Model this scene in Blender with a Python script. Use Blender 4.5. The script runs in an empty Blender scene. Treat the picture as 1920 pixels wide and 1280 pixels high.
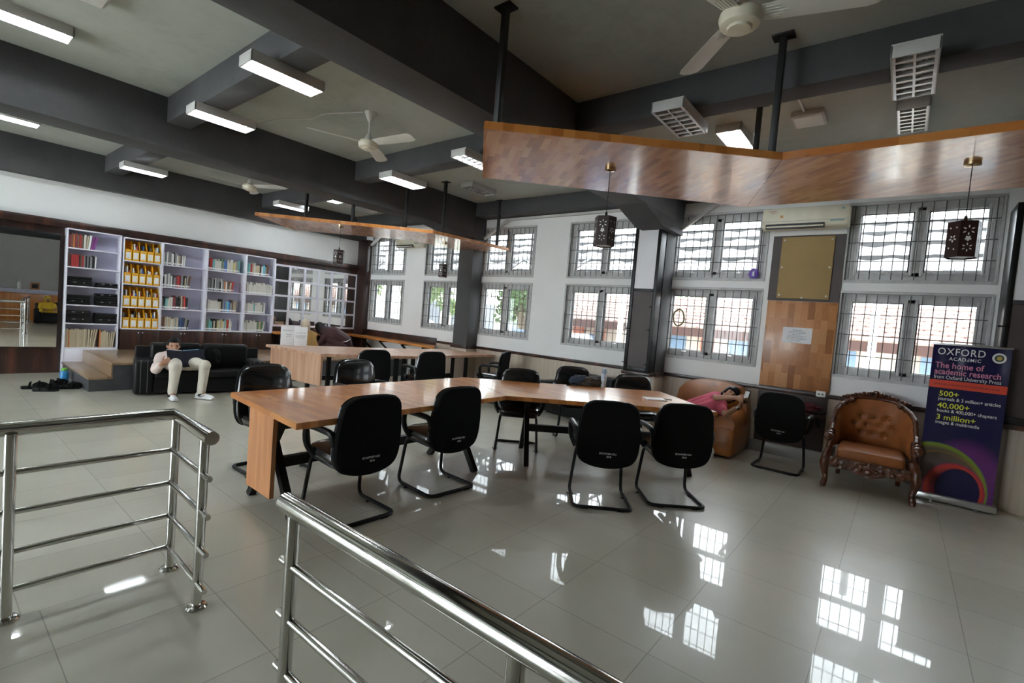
import bpy, bmesh, math, random
SKY, SUN, EXPO = 5.0, 5.0, 1.68
from mathutils import Vector, Matrix, noise
random.seed(7)
PI = math.pi
C = bpy.context.scene.collection
V = Vector
# ------------------------------------------------------------------ shape helpers
def T(x=0, y=0, z=0, rz=0, rx=0, ry=0, s=1):
    m = Matrix.Translation((x, y, z)) @ Matrix.Rotation(rz, 4, 'Z') @ Matrix.Rotation(ry, 4, 'Y') @ Matrix.Rotation(rx, 4, 'X')
    return m @ Matrix.Scale(s, 4) if s != 1 else m
def merge(bm, t, M=None, mi=0):
    if M is not None: bmesh.ops.transform(t, matrix=M, verts=t.verts)
    for f in t.faces: f.material_index = mi
    me = bpy.data.meshes.new('tmp'); t.to_mesh(me); t.free(); bm.from_mesh(me); bpy.data.meshes.remove(me)
def box(bm, x0, x1, y0, y1, z0, z1, bev=0, M=None, mi=0, seg=2):
    t = bmesh.new(); bmesh.ops.create_cube(t, size=1)
    for v in t.verts:
        v.co = V(((x0+x1)/2+v.co.x*(x1-x0), (y0+y1)/2+v.co.y*(y1-y0), (z0+z1)/2+v.co.z*(z1-z0)))
    if bev: bmesh.ops.bevel(t, geom=t.edges[:], offset=bev, segments=seg, affect='EDGES', profile=.5)
    merge(bm, t, M, mi)
def loft(bm, rings, closed=True, caps=True, M=None, mi=0, loop=False):
    t = bmesh.new(); R = [[t.verts.new(p) for p in r] for r in rings]
    n = len(rings[0]); m = n if closed else n-1
    prs = list(zip(R, R[1:])) + ([(R[-1], R[0])] if loop else [])
    for a, b in prs:
        for i in range(m):
            try: t.faces.new((a[i], a[(i+1) % n], b[(i+1) % n], b[i]))
            except ValueError: pass
    if caps and closed and not loop:
        t.faces.new(R[0][::-1]); t.faces.new(R[-1])
    bmesh.ops.recalc_face_normals(t, faces=t.faces[:]); merge(bm, t, M, mi)
def tube(bm, pts, r, seg=8, M=None, caps=True, flat=1.0, loop=False, mi=0, up=None):
    pts = [V(p) for p in pts]; n = len(pts)
    rs = r if isinstance(r, (list, tuple)) else [r]*n
    rings = []; nrm = None
    for i, p in enumerate(pts):
        if loop: d = (pts[(i+1) % n]-pts[i-1])
        else: d = (pts[min(i+1, n-1)]-pts[max(i-1, 0)])
        if d.length < 1e-9: d = V((0, 0, 1))
        d.normalize()
        if nrm is None:
            a = V(up) if up else (V((0, 0, 1)) if abs(d.z) < .9 else V((1, 0, 0)))
            nrm = (a-d*a.dot(d)).normalized()
        else:
            q = nrm-d*nrm.dot(d); nrm = q.normalized() if q.length > 1e-6 else nrm
        b = d.cross(nrm)
        rings.append([p+(nrm*math.cos(2*PI*k/seg+PI/seg)*flat+b*math.sin(2*PI*k/seg+PI/seg))*rs[i] for k in range(seg)])
    loft(bm, rings, True, caps, M, mi, loop)
def bar(bm, a, b, w, h=None, M=None, up=None):    # square section bar
    h = h or w; a = V(a); b = V(b); d = (b-a).normalized()
    u = V(up) if up else (V((0, 0, 1)) if abs(d.z) < .9 else V((1, 0, 0)))
    n = (u-d*u.dot(d)).normalized(); s = d.cross(n)
    loft(bm, [[p+n*h/2*i+s*w/2*j for i, j in ((1, 1), (1, -1), (-1, -1), (-1, 1))] for p in (a, b)], M=M)
def lathe(bm, prof, seg=20, M=None, mi=0):
    loft(bm, [[V((r*math.cos(2*PI*k/seg), r*math.sin(2*PI*k/seg), z)) for k in range(seg)] for r, z in prof], True, True, M, mi)
def prism(bm, poly, z0, z1, M=None, mi=0, bev=0):
    t = bmesh.new(); a = [t.verts.new((x, y, z0)) for x, y in poly]; b = [t.verts.new((x, y, z1)) for x, y in poly]
    n = len(poly); t.faces.new(a[::-1]); t.faces.new(b)
    for i in range(n): t.faces.new((a[i], a[(i+1) % n], b[(i+1) % n], b[i]))
    bmesh.ops.recalc_face_normals(t, faces=t.faces[:])
    if bev: bmesh.ops.bevel(t, geom=t.edges[:], offset=bev, segments=2, affect='EDGES')
    merge(bm, t, M, mi)
def ball(bm, c, r, seg=16, M=None, mi=0):
    r = r if isinstance(r, (tuple, list)) else (r, r, r)
    t = bmesh.new(); bmesh.ops.create_uvsphere(t, u_segments=seg, v_segments=max(6, seg*2//3), radius=1)
    for v in t.verts: v.co = V((c[0]+v.co.x*r[0], c[1]+v.co.y*r[1], c[2]+v.co.z*r[2]))
    merge(bm, t, M, mi)
def arc(pts, rad, n=5, closed=False):             # round the corners of a polyline
    pts = [V(p) for p in pts]; out = []
    N = len(pts)
    for i, p in enumerate(pts):
        if not closed and i in (0, N-1): out.append(p); continue
        a = (pts[i-1]-p); b = (pts[(i+1) % N]-p)
        r = min(rad, a.length*.49, b.length*.49); a = p+a.normalized()*r; b = p+b.normalized()*r
        for k in range(n+1):
            t = k/n; out.append(a*(1-t)**2+p*2*t*(1-t)+b*t*t)
    return out
def rrect(w, h, r, n=5, cx=0, cy=0):
    pts = arc([(cx-w/2, cy-h/2, 0), (cx+w/2, cy-h/2, 0), (cx+w/2, cy+h/2, 0), (cx-w/2, cy+h/2, 0)], r, n, True)
    return [(p.x, p.y) for p in pts]
def pad(bm, outline, thick, M=None, mi=0, edge=.3, puff=0):   # cushion from a 2D outline (xy), thickness along z, soft edge
    cx = sum(p[0] for p in outline)/len(outline); cy = sum(p[1] for p in outline)/len(outline)
    e = thick*edge
    def sc(k, z):
        out = []
        for x, y in outline:
            d = V((x-cx, y-cy, 0)); L = d.length; d = d*((L-k)/L) if L > 1e-6 else d
            out.append(V((cx+d.x, cy+d.y, z)))
        return out
    R = [sc(e, 0), sc(e*.3, e*.3), sc(0, e), sc(0, thick-e), sc(e*.3, thick-e*.3), sc(e, thick)]
    L0 = min(V((x-cx, y-cy, 0)).length for x, y in outline)
    if puff: R += [sc(L0*.45, thick+puff*.75), sc(L0*.8, thick+puff)]
    loft(bm, R, M=M, mi=mi)
def obj(name, bm, m, parent=None, smooth=.6):
    me = bpy.data.meshes.new(name); bm.to_mesh(me); bm.free()
    for x in (m if isinstance(m, (list, tuple)) else [m]): me.materials.append(x)
    if smooth:
        me.shade_smooth(); me.set_sharp_from_angle(angle=smooth)
    o = bpy.data.objects.new(name, me); C.objects.link(o)
    if parent is not None: o.parent = parent
    return o
def mk(fn, name, m, parent=None, smooth=.6):
    bm = bmesh.new(); fn(bm); return obj(name, bm, m, parent, smooth)
def tag(o, label, cat, group=None, kind=None):
    if label: o['label'] = label
    if cat: o['category'] = cat
    if group: o['group'] = group
    if kind: o['kind'] = kind
    return o
def thing(name, label, cat, loc=(0, 0, 0), rz=0, group=None):
    o = bpy.data.objects.new(name, None); C.objects.link(o); o.location = loc; o.rotation_euler = (0, 0, rz)
    o.empty_display_size = .1
    return tag(o, label, cat, group)
def struct(name, bm, m, smooth=.6):
    o = obj(name, bm, m, None, smooth); o['kind'] = 'structure'; return o
def dup(o, loc=None, rz=None, label=None, parent=None):
    c = o.copy(); C.objects.link(c)
    if parent is not None: c.parent = parent
    if loc is not None: c.location = loc
    if rz is not None: c.rotation_euler = (0, 0, rz)
    if label: c['label'] = label
    for ch in list(o.children): dup(ch, parent=c)
    return c
def text(name, s, size, m, parent, M, align='LEFT', sx=1.0, ext=.0006, bold=0.0, space=1.0):
    cu = bpy.data.curves.new('t', 'FONT'); cu.body = s; cu.size = size; cu.align_x = align; cu.extrude = ext; cu.offset = bold; cu.space_character = space
    cu.resolution_u = 3
    t = bpy.data.objects.new('t', cu); C.objects.link(t); bpy.context.view_layer.update()
    me = bpy.data.meshes.new_from_object(t.evaluated_get(bpy.context.evaluated_depsgraph_get()))
    bpy.data.objects.remove(t); bpy.data.curves.remove(cu)
    me.transform(M @ Matrix.Diagonal((sx, 1, 1, 1))); me.materials.clear(); me.materials.append(m); me.name = name
    o = bpy.data.objects.new(name, me); C.objects.link(o); o.parent = parent; return o
# ------------------------------------------------------------------ materials
class NT:
    def __init__(s, name):
        s.m = bpy.data.materials.new(name); s.m.use_nodes = True; s.t = s.m.node_tree; s.n = s.t.nodes; s.b = s.n['Principled BSDF']
    def add(s, typ, **k):
        n = s.n.new(typ)
        for a, v in k.items():
            if a.startswith('i_'):
                key = a[2:]; key = int(key) if key.isdigit() else key.replace('_', ' ')
                if isinstance(v, bpy.types.NodeSocket): s.t.links.new(v, n.inputs[key])
                else: n.inputs[key].default_value = v
            else: setattr(n, a, v)
        return n
    def link(s, a, b): s.t.links.new(a, b)
    def math(s, op, a, b=0, c=0): return s.add('ShaderNodeMath', operation=op, i_0=a, i_1=b, i_2=c).outputs[0]
    def ramp(s, fac, stops):
        r = s.add('ShaderNodeValToRGB', i_0=fac); e = r.color_ramp.elements
        while len(e) < len(stops): e.new(.5)
        for x, (p, c) in zip(e, stops): x.position = p; x.color = (*c, 1)
        return r.outputs[0]
    def mix(s, f, a, b, mode='MIX'):
        n = s.add('ShaderNodeMix', data_type='RGBA', blend_type=mode)
        for k, v in ((0, f), (6, a), (7, b)):
            if isinstance(v, bpy.types.NodeSocket): s.link(v, n.inputs[k])
            else: n.inputs[k].default_value = v if k == 0 else (*v, 1)
        return n.outputs[2]
    def co(s, out='Object', scale=(1, 1, 1), rot=(0, 0, 0)):
        t = s.add('ShaderNodeTexCoord'); mp = s.add('ShaderNodeMapping', i_0=t.outputs[out]); mp.inputs['Scale'].default_value = scale; mp.inputs['Rotation'].default_value = rot
        return mp.outputs[0]
    def noise(s, co, scale=5, det=4, rough=.5): return s.add('ShaderNodeTexNoise', i_Vector=co, i_Scale=scale, i_Detail=det, i_Roughness=rough).outputs[0]
    def bump(s, h, st=.2, d=.01): s.link(s.add('ShaderNodeBump', i_Strength=st, i_Distance=d, i_Height=h).outputs[0], s.b.inputs['Normal'])
    def set(s, **k):
        for a, v in k.items():
            key = a.replace('_', ' ')
            if isinstance(v, bpy.types.NodeSocket): s.link(v, s.b.inputs[key])
            else: s.b.inputs[key].default_value = (*v, 1) if isinstance(v, tuple) else v
def mat(name, col, rough=.5, var=.12, scale=6, metal=0, bump=0, coat=0, spec=.5, stretch=(1, 1, 1), crough=.05):
    n = NT(name); f = n.noise(n.co(scale=stretch), scale)
    lo = tuple(c*(1-var) for c in col); hi = tuple(min(1, c*(1+var)) for c in col)
    n.set(Base_Color=n.ramp(f, [(.3, lo), (.7, hi)]), Roughness=rough, Metallic=metal, Coat_Weight=coat, Coat_Roughness=crough)
    n.b.inputs['Specular IOR Level'].default_value = spec
    if bump: n.bump(f, bump)
    return n.m
def emit(name, col, st):
    n = NT(name); n.set(Base_Color=(.8, .8, .8), Emission_Color=col, Emission_Strength=st); return n.m
def planks(name, cols, bw=.3, bh=.06, rough=.35, coat=0, rot=(0, 0, 0), knots=True, crough=.12, ax=None):
    n = NT(name); co = n.co(rot=rot)
    if ax:
        sp = n.add('ShaderNodeSeparateXYZ', i_0=co); co = n.add('ShaderNodeCombineXYZ', i_0=sp.outputs[ax[0]], i_1=sp.outputs[ax[1]], i_2=sp.outputs[ax[2]]).outputs[0]
    def sc(*s): return n.add('ShaderNodeMapping', i_0=co, i_3=s).outputs[0]
    br = n.add('ShaderNodeTexBrick', i_Vector=co, i_Color1=(0, 0, 0, 1), i_Color2=(1, 1, 1, 1), i_Mortar=(.3, .3, .3, 1), i_Scale=1, i_Mortar_Size=.0006, i_Brick_Width=bw, i_Row_Height=bh, offset=.37, offset_frequency=2)
    g = n.noise(sc(3, 30, 30), 3, 6, .6)
    f = n.math('MULTIPLY_ADD', br.outputs[0], .6, n.math('MULTIPLY', g, .42))
    c = n.ramp(f, [(.15, cols[0]), (.5, cols[1]), (.85, cols[2])])
    if knots:
        k = n.noise(sc(2.2, 9, 9), 4, 3, .6)
        c = n.mix(n.ramp(k, [(.66, (0, 0, 0)), (.74, (1, 1, 1))]), c, tuple(x*.35 for x in cols[0]))
    n.set(Base_Color=c, Roughness=rough, Coat_Weight=coat, Coat_Roughness=crough); n.bump(g, .05)
    return n.m
M = {}
M['wall'] = mat('white_wall_paint', (.86, .86, .85), .7, .03, 1.5)
M['cream'] = mat('cream_wall_paint', (.62, .58, .5), .7, .05, 2)
n = NT('stained_grey_ceiling_paint'); co = n.co(); a = n.noise(co, .8, 6, .62); b = n.noise(co, 9, 5, .6)
n.set(Base_Color=n.ramp(n.math('MULTIPLY_ADD', b, .25, n.math('MULTIPLY', a, .8)), [(.32, (.31, .33, .295)), (.5, (.43, .45, .41)), (.72, (.49, .51, .47))]), Roughness=.8); n.bump(b, .15); M['ceiling'] = n.m
n = NT('dark_grey_beam_paint'); co = n.co(); a = n.noise(co, 1.6, 6, .6); b = n.noise(co, 22, 4, .6)
n.set(Base_Color=n.ramp(n.math('MULTIPLY_ADD', b, .2, n.math('MULTIPLY', a, .8)), [(.35, (.050, .050, .052)), (.65, (.078, .077, .079))]), Roughness=.75); n.bump(b, .2); M['beam'] = n.m
# polished floor tiles, 0.6 m grid with one cut row
n = NT('polished_beige_floor_tiles'); sep = n.add('ShaderNodeSeparateXYZ', i_0=n.co('Object')); X, Y = sep.outputs[0], sep.outputs[1]
lt = n.math('LESS_THAN', X, -2.965)
tx = n.math('ADD', X, n.math('MULTIPLY_ADD', lt, 2.965-1.395, 1.395)); ty = n.math('ADD', Y, n.math('MULTIPLY_ADD', lt, .06, -2.2))
def dist(v): return n.math('ABSOLUTE', n.math('SUBTRACT', n.math('FRACT', n.math('ADD', n.math('DIVIDE', v, .6), .5)), .5))
dm = n.math('MULTIPLY', n.math('MINIMUM', dist(tx), dist(ty)), .6)
gr = n.math('LESS_THAN', n.math('MINIMUM', dm, n.math('ABSOLUTE', n.math('ADD', X, 2.965))), .0022)
cell = n.add('ShaderNodeCombineXYZ', i_0=n.math('FLOOR', n.math('DIVIDE', tx, .6)), i_1=n.math('FLOOR', n.math('DIVIDE', ty, .6)))
wn = n.add('ShaderNodeTexWhiteNoise', i_0=cell.outputs[0]).outputs[0]
cl = n.noise(n.co(scale=(1, 1, 1)), 2.2, 6, .6)
f = n.math('MULTIPLY_ADD', wn, .25, n.math('MULTIPLY', cl, .75))
base = n.ramp(f, [(.25, (.48, .455, .37)), (.5, (.525, .50, .41)), (.75, (.57, .545, .45))])
base = n.mix(gr, base, (.30, .27, .22))
sm = n.noise(n.co(), 6, 5, .7)
n.set(Base_Color=base, Roughness=n.ramp(sm, [(.3, (.3, .3, .3)), (.8, (.42, .42, .42))]), Coat_Weight=.55, Coat_Roughness=n.ramp(sm, [(.35, (.015,)*3), (.8, (.05,)*3)]), Coat_IOR=1.5)
M['floor'] = n.m
n = NT('streaked_beige_dado'); a = n.noise(n.co(scale=(26, 26, .7)), 1, 4, .5)
n.set(Base_Color=n.ramp(a, [(.35, (.50, .41, .32)), (.7, (.62, .54, .44))]), Roughness=.3); M['dado'] = n.m
M['plinth'] = mat('grey_skirting_tile', (.33, .32, .29), .25, .08, 3, coat=.4)
n = NT('dark_mahogany_laminate'); a = n.noise(n.co(scale=(7, 7, .5)), 1, 3, .5); b = n.noise(n.co(scale=(60, 60, 2)), 1, 3)
n.set(Base_Color=n.ramp(n.math('MULTIPLY_ADD', b, .3, n.math('MULTIPLY', a, .8)), [(.35, (.016, .009, .008)), (.58, (.04, .019, .015)), (.72, (.1, .035, .02))]), Roughness=.28); M['dwood'] = n.m
M['dbrown'] = mat('dull_brown_board', (.06, .043, .041), .55, .15, 3)
M['orange_wood'] = planks('orange_butcher_block', [(.40, .125, .02), (.56, .2, .042), (.66, .28, .07)], .32, .055, .35, .6, crough=.09)
M['canopy'] = planks('knotty_canopy_wood', [(.38, .15, .06), (.66, .3, .125), (.8, .45, .23)], .22, .05, .3, .85, rot=(0, 0, .75), crough=.13)
M['panel_wood'] = planks('vertical_butcher_block', [(.24, .085, .03), (.45, .19, .07), (.58, .3, .14)], .3, .075, .35, .2, ax=(2, 0, 1))
n = NT('oak_striped_laminate'); a = n.noise(n.co(scale=(16, 16, .8)), 1, 4, .6)
n.set(Base_Color=n.ramp(a, [(.3, (.36, .19, .12)), (.5, (.48, .28, .18)), (.7, (.58, .37, .26))]), Roughness=.35); M['laminate'] = n.m
n = NT('end_panel_wood'); a = n.noise(n.co(scale=(30, 30, 1.2)), 1, 4, .6)
n.set(Base_Color=n.ramp(a, [(.3, (.44, .17, .06)), (.55, (.58, .25, .1)), (.75, (.64, .32, .14))]), Roughness=.4, Coat_Weight=.2); M['endpanel'] = n.m
M['oldwood'] = planks('worn_platform_boards', [(.2, .12, .065), (.29, .19, .11), (.35, .24, .15)], 1.2, .15, .3, .4)
M['riser'] = mat('charcoal_riser_paint', (.06, .06, .065), .5, .2, 4)
M['lilac'] = mat('pale_lilac_laminate', (.56, .55, .68), .4, .03, 3); M['lilacw'] = mat('white_lilac_laminate', (.76, .75, .83), .4, .02, 3)
M['white'] = mat('white_enamel', (.85, .85, .83), .35, .02, 3)
M['ivory'] = mat('aged_ivory_plastic', (.74, .69, .55), .35, .08, 8)
M['fanwhite'] = mat('dusty_white_metal', (.66, .65, .60), .4, .05, 6)
M['lampgrey'] = mat('off_white_lamp_housing', (.58, .57, .55), .45, .03, 6)
M['vinyl'] = mat('glossy_black_vinyl', (.007, .007, .0075), .25, .2, 12, bump=.08, coat=.7, crough=.1, spec=.3)
M['fabric'] = mat('black_back_cloth', (.0045, .0045, .0045), .8, .2, 60, bump=.1, spec=.12)
M['blackleather'] = mat('black_leather', (.008, .008, .0085), .36, .2, 9, bump=.12, spec=.17)
M['stitch'] = mat('grey_stitching', (.25, .25, .24), .7)
M['bmetal'] = mat('black_metal', (.007, .007, .0075), .38, .2, 10, spec=.3)
M['bplastic'] = mat('black_plastic', (.007, .007, .0075), .35, .2, 10, spec=.3)
n = NT('polished_stainless_steel'); a = n.noise(n.co(scale=(1, 1, 1)), 30, 3)
n.set(Base_Color=(.62, .61, .58), Metallic=1.0, Roughness=n.ramp(a, [(.3, (.09,)*3), (.7, (.16,)*3)])); M['steel'] = n.m
M['alu'] = mat('grey_aluminium_frame', (.52, .52, .515), .42, .15, 9, metal=.0)
M['grille'] = mat('weathered_grille_steel', (.13, .125, .12), .6, .3, 20)
M['silver'] = mat('silver_aluminium', (.6, .6, .6), .3, .05, 6, metal=.8)
M['brass'] = mat('brushed_brass_canopy', (.62, .48, .3), .25, .1, 10, metal=1)
M['leather'] = mat('tan_orange_leather', (.27, .088, .024), .45, .2, 7, bump=.1, spec=.3)
M['orange_leather'] = mat('orange_leather', (.36, .125, .027), .35, .2, 6, bump=.08, coat=.15)
n = NT('carved_glossy_brown_wood'); a = n.noise(n.co(), 14, 5, .6); vo = n.add('ShaderNodeTexVoronoi', i_Vector=n.co(), i_Scale=26)
n.set(Base_Color=n.ramp(a, [(.3, (.03, .008, .004)), (.7, (.13, .036, .011))]), Roughness=.3, Coat_Weight=.15); n.bump(vo.outputs[0], .6, .01); M['carved'] = n.m
M['cork'] = mat('tan_hardboard', (.34, .225, .09), .7, .06, 4)
M['paper'] = mat('white_paper', (.8, .8, .82), .6, .03, 3)
M['ink'] = mat('printed_grey_ink', (.25, .25, .27), .7)
M['yellow'] = mat('amber_cardboard', (.85, .42, .01), .5, .05, 5)
M['mirror'] = NT('mirror_glass').m; M['mirror'].node_tree.nodes['Principled BSDF'].inputs['Metallic'].default_value = 1
M['mirror'].node_tree.nodes['Principled BSDF'].inputs['Roughness'].default_value = .0
M['mirror'].node_tree.nodes['Principled BSDF'].inputs['Base Color'].default_value = (.86, .88, .87, 1)
n = NT('window_glass'); g = n.add('ShaderNodeBsdfGlossy'); g.inputs['Roughness'].default_value = .02; tr = n.add('ShaderNodeBsdfTransparent', i_0=(.93, .95, .95, 1))
fr = n.add('ShaderNodeFresnel', i_0=1.45); mx = n.add('ShaderNodeMixShader', i_0=n.math('MULTIPLY', fr.outputs[0], .6)); n.link(tr.outputs[0], mx.inputs[1]); n.link(g.outputs[0], mx.inputs[2])
n.link(mx.outputs[0], n.n['Material Output'].inputs[0]); M['glass'] = n.m
M['tube'] = emit('lit_fluorescent_tube', (.86, .95, 1), 30)
M['tube_off'] = mat('unlit_tube', (.75, .76, .76), .2)
M['led'] = emit('lit_led_diffuser', (1, 1, .98), 7)
M['louver'] = mat('satin_louver_metal', (.62, .62, .62), .3, .05, 6, metal=.5)
M['blackpaint'] = mat('matt_black_rod_paint', (.008, .008, .008), .5, .2, 8)
M['skin'] = mat('tan_skin', (.40, .2, .12), .5, .1, 5)
M['hair'] = mat('black_hair', (.005, .0045, .0045), .5, .3, 60, spec=.12)
def flat(name, col, rough=.55, **k): return mat(name, col, rough, .06, 8, **k)
# ------------------------------------------------------------------ room shell
XL, XR, YW, YB, ZC = -10.85, 6.0, 7.2, -6.0, 3.66
bm = bmesh.new(); box(bm, XL-.3, XR+.2, YB-.2, YW+.2, -.12, 0); struct('floor', bm, M['floor'])
bm = bmesh.new(); box(bm, XL-.3, XR+.2, YB-.2, YW+.2, ZC, ZC+.15); struct('ceiling', bm, M['ceiling'])
def holed(bm, a0, a1, z0, z1, holes, t0, t1, axis):
    A = sorted({a0, a1, *[h[0] for h in holes], *[h[1] for h in holes]}); Z = sorted({z0, z1, *[h[2] for h in holes], *[h[3] for h in holes]})
    for p, q in zip(A, A[1:]):
        run = None
        for r, s in list(zip(Z, Z[1:]))+[(None, None)]:
            solid = r is not None and not any(h[0] <= p+1e-6 and q-1e-6 <= h[1] and h[2] <= r+1e-6 and s-1e-6 <= h[3] for h in holes)
            if solid: run = (run[0], s) if run else (r, s)
            elif run:
                box(bm, *((p, q, t0, t1) if axis == 'x' else (t0, t1, p, q)), *run); run = None
WX = [(-10.38, -9.11), (-8.38, -7.07), (-6.71, -5.42), (-4.64, -3.33), (-2.87, -1.55), (-.64, .68), (1.42, 2.74)]
ZU, ZL = (2.31, 3.21), (1.15, 2.15)
holes = [(a, b, *z) for a, b in WX for z in (ZU, ZL)]
bm = bmesh.new(); holed(bm, XL-.3, XR+.2, 0, ZC, holes, YW, YW+.17, 'x'); struct('wall_window', bm, M['wall'], 0)
bm = bmesh.new(); box(bm, XL-.3, XL, YB-.2, YW, 0, ZC); struct('wall_left', bm, M['wall'], 0)
bw = [(-10.2, -7.4, .3, 2.95), (-6.4, -3.4, .3, 2.95)]  # unseen rear openings, added to let daylight into the hall
bm = bmesh.new(); holed(bm, XL, XR+.2, 0, ZC, bw, YB-.2, YB, 'x'); struct('wall_back', bm, M['wall'], 0)
bm = bmesh.new(); box(bm, XR, XR+.2, YB, YW, 0, ZC); struct('wall_right', bm, M['wall'], 0)
# beams
BX = [(-10.85, -10.68), (-7.06, -6.65), (-3.1, -2.69), (.88, 1.29), (4.86, 5.27)]
for i, (a, b) in enumerate(BX):
    bm = bmesh.new(); box(bm, a, b, YB, YW if i == 0 else 6.86, 3.1, ZC, .006)
    if i: # haunched end over the pillar
        prism(bm, [(5.75, 3.12), (6.45, 2.93 if i == 2 else 3.0), (7.2, 2.93 if i == 2 else 3.0), (7.2, ZC), (5.75, ZC)], a+.002, b-.002, M=Matrix(((0, 0, 1, 0), (1, 0, 0, 0), (0, 1, 0, 0), (0, 0, 0, 1))))
    struct('ceiling_beam', bm, M['beam'])
def cross(x0, x1, y0, y1, z=3.38):
    bm = bmesh.new(); box(bm, x0, x1, y0, y1, z, ZC, .006); struct('ceiling_beam', bm, M['beam'])
cross(-6.65, -3.1, 4.2, 4.43); cross(-6.65, -3.1, 1.8, 2.03); cross(-2.69, .88, 4.08, 4.31); cross(-2.69, .88, 1.5, 1.73)
cross(-10.68, -7.06, 4.62, 4.85); cross(-10.68, -7.06, 2.05, 2.28); cross(1.29, 4.86, 4.08, 4.31); cross(1.29, 4.86, 1.5, 1.73)
for y in (-.8, -3.2):
    for a, b in zip(BX, BX[1:]): cross(a[1], b[0], y, y+.23)
for a, b in zip(BX, BX[1:]):
    bm = bmesh.new(); box(bm, a[1], b[0], 6.87, YW, 3.4, ZC, .006); struct('ceiling_beam', bm, M['beam'])
# pillars
def pillar(x0, x1, y0, m):
    bm = bmesh.new(); box(bm, x0, x1, y0, YW, .88, 3.1, .008); struct('pillar', bm, m)
    bm = bmesh.new(); box(bm, x0-.015, x1+.015, y0-.015, YW, 0, .83, .004); struct('pillar_dado', bm, M['dado'])
    bm = bmesh.new(); box(bm, x0-.03, x1+.03, y0-.03, YW, .83, .885, .004); struct('trim_pillar', bm, M['dwood'])
pillar(-7.06, -6.67, 6.9, M['beam']); pillar(-3.02, -2.78, 6.85, M['beam']); pillar(.9, 1.25, 6.85, M['beam']); pillar(4.88, 5.25, 6.85, M['beam'])
# dado, band, plinth along the window wall
bm = bmesh.new(); box(bm, -7.85, XR, YW-.012, YW, .14, .84); struct('wall_dado', bm, M['dado'])
bm = bmesh.new(); box(bm, -7.85, XR, YW-.03, YW, .835, .888, .003); struct('trim_1', bm, M['dwood'])
bm = bmesh.new(); box(bm, -8.7, XR, YW-.02, YW, 0, .15, .003); struct('baseboard_window', bm, M['plinth'])
# left wall panelling
bm = bmesh.new(); box(bm, XL, -10.72, -3.2, 7.19, 2.375, 2.495, .003); struct('trim_2', bm, M['dwood'])
bm = bmesh.new(); box(bm, XL, -10.79, -3.2, 1.6, 0, 2.375); struct('wall_left_panelling', bm, M['dwood'])
bm = bmesh.new(); box(bm, XL, -10.8, 4.95, 7.19, .4, 2.375); struct('wall_left_panelling', bm, M['dwood'])
bm = bmesh.new(); box(bm, XL+.04, -10.41, 7.06, 7.2, .4, 3.12, .003); struct('wall_corner_panelling', bm, M['dwood'])
bm = bmesh.new(); box(bm, -10.41, -7.85, YW-.03, YW, .79, .935, .003); struct('trim_3', bm, M['dwood'])
# platform and step
bm = bmesh.new(); box(bm, -10.59, -8.76, 1.86, 2.33, 0, .37); box(bm, XL, -8.76, 2.33, 7.18, 0, .37); box(bm, -10.59, -8.76, 1.6, 1.86, 0, .17); struct('floor_platform_riser', bm, M['riser'])
bm = bmesh.new(); box(bm, -10.59, -8.74, 1.845, 2.33, .37, .4, .004); box(bm, XL, -8.74, 2.33, 7.19, .37, .4, .004); box(bm, -10.59, -8.74, 1.585, 1.862, .17, .2, .004); box(bm, -10.59, -8.76, 1.845, 1.86, .2, .372); struct('floor_platform_boards', bm, M['oldwood'])
# ------------------------------------------------------------------ windows
def window(i, x0, x1, z0, z1):
    r = bpy.data.objects.new(f'window_{i}', None); C.objects.link(r); r.location = ((x0+x1)/2, YW, z0); r['kind'] = 'structure'
    w = (x1-x0)/2; h = z1-z0
    def frame(bm):
        y0, y1 = .04, .12
        box(bm, -w, -w+.11, y0, y1, 0, h, .006); box(bm, w-.07, w, y0, y1, 0, h, .006); box(bm, -.055, .075, y0, y1, .05, h-.05, .006)
        box(bm, -w+.1, w-.06, y0, y1, 0, .1, .006); box(bm, -w+.1, w-.06, y0, y1, h-.1, h, .006)
        for x in (-w+.09, -.035, .055, w-.09): box(bm, x-.012, x+.012, .02, .05, .06, h-.06, .004)
        box(bm, -w-.03, w+.03, -.012, .02, -.03, 0, .003); box(bm, -w-.03, w+.03, -.012, .02, h, h+.03, .003)
        box(bm, -w-.03, -w, -.012, .02, 0, h, .003); box(bm, w, w+.03, -.012, .02, 0, h, .003)
    mk(frame, 'window_frame', M['alu'], r)
    for a, b in ((-w+.1, -.05), (.07, w-.065)):
        mk(lambda bm: box(bm, a, b, .075, .081, .09, h-.09), 'pane', M['glass'], r, 0)
        def sash(bm):
            for q in ((a, a+.018, .09, h-.09), (b-.018, b, .09, h-.09)): box(bm, q[0], q[1], .06, .1, q[2], q[3])
            box(bm, a, b, .06, .1, .09, .108); box(bm, a, b, .06, .1, h-.108, h-.09)
        mk(sash, 'sash', M['bplastic'], r)
        mk(lambda bm: (box(bm, (a+b)/2-.03, (a+b)/2+.03, .02, .06, .075, .09), tube(bm, [((a+b)/2, .03, .085), ((a+b)/2+.012, .01, .15)], .004, 5)), 'handle', M['silver'], r)
    def bars(bm):
        n = 13
        for k in range(n):
            x = -w+.04+(2*w-.08)*k/(n-1); tube(bm, [(x, -.01, .01), (x, -.01, h-.01)], .0058, 6)
        for k in range(1, 4): tube(bm, [(-w+.005, -.004, h*k/4), (w-.005, -.004, h*k/4)], .0058, 6)
    mk(bars, 'grille', M['grille'], r)
i = 1
for a, b in WX:
    for z in (ZU, ZL): window(i, a, b, *z); i += 1
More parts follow.
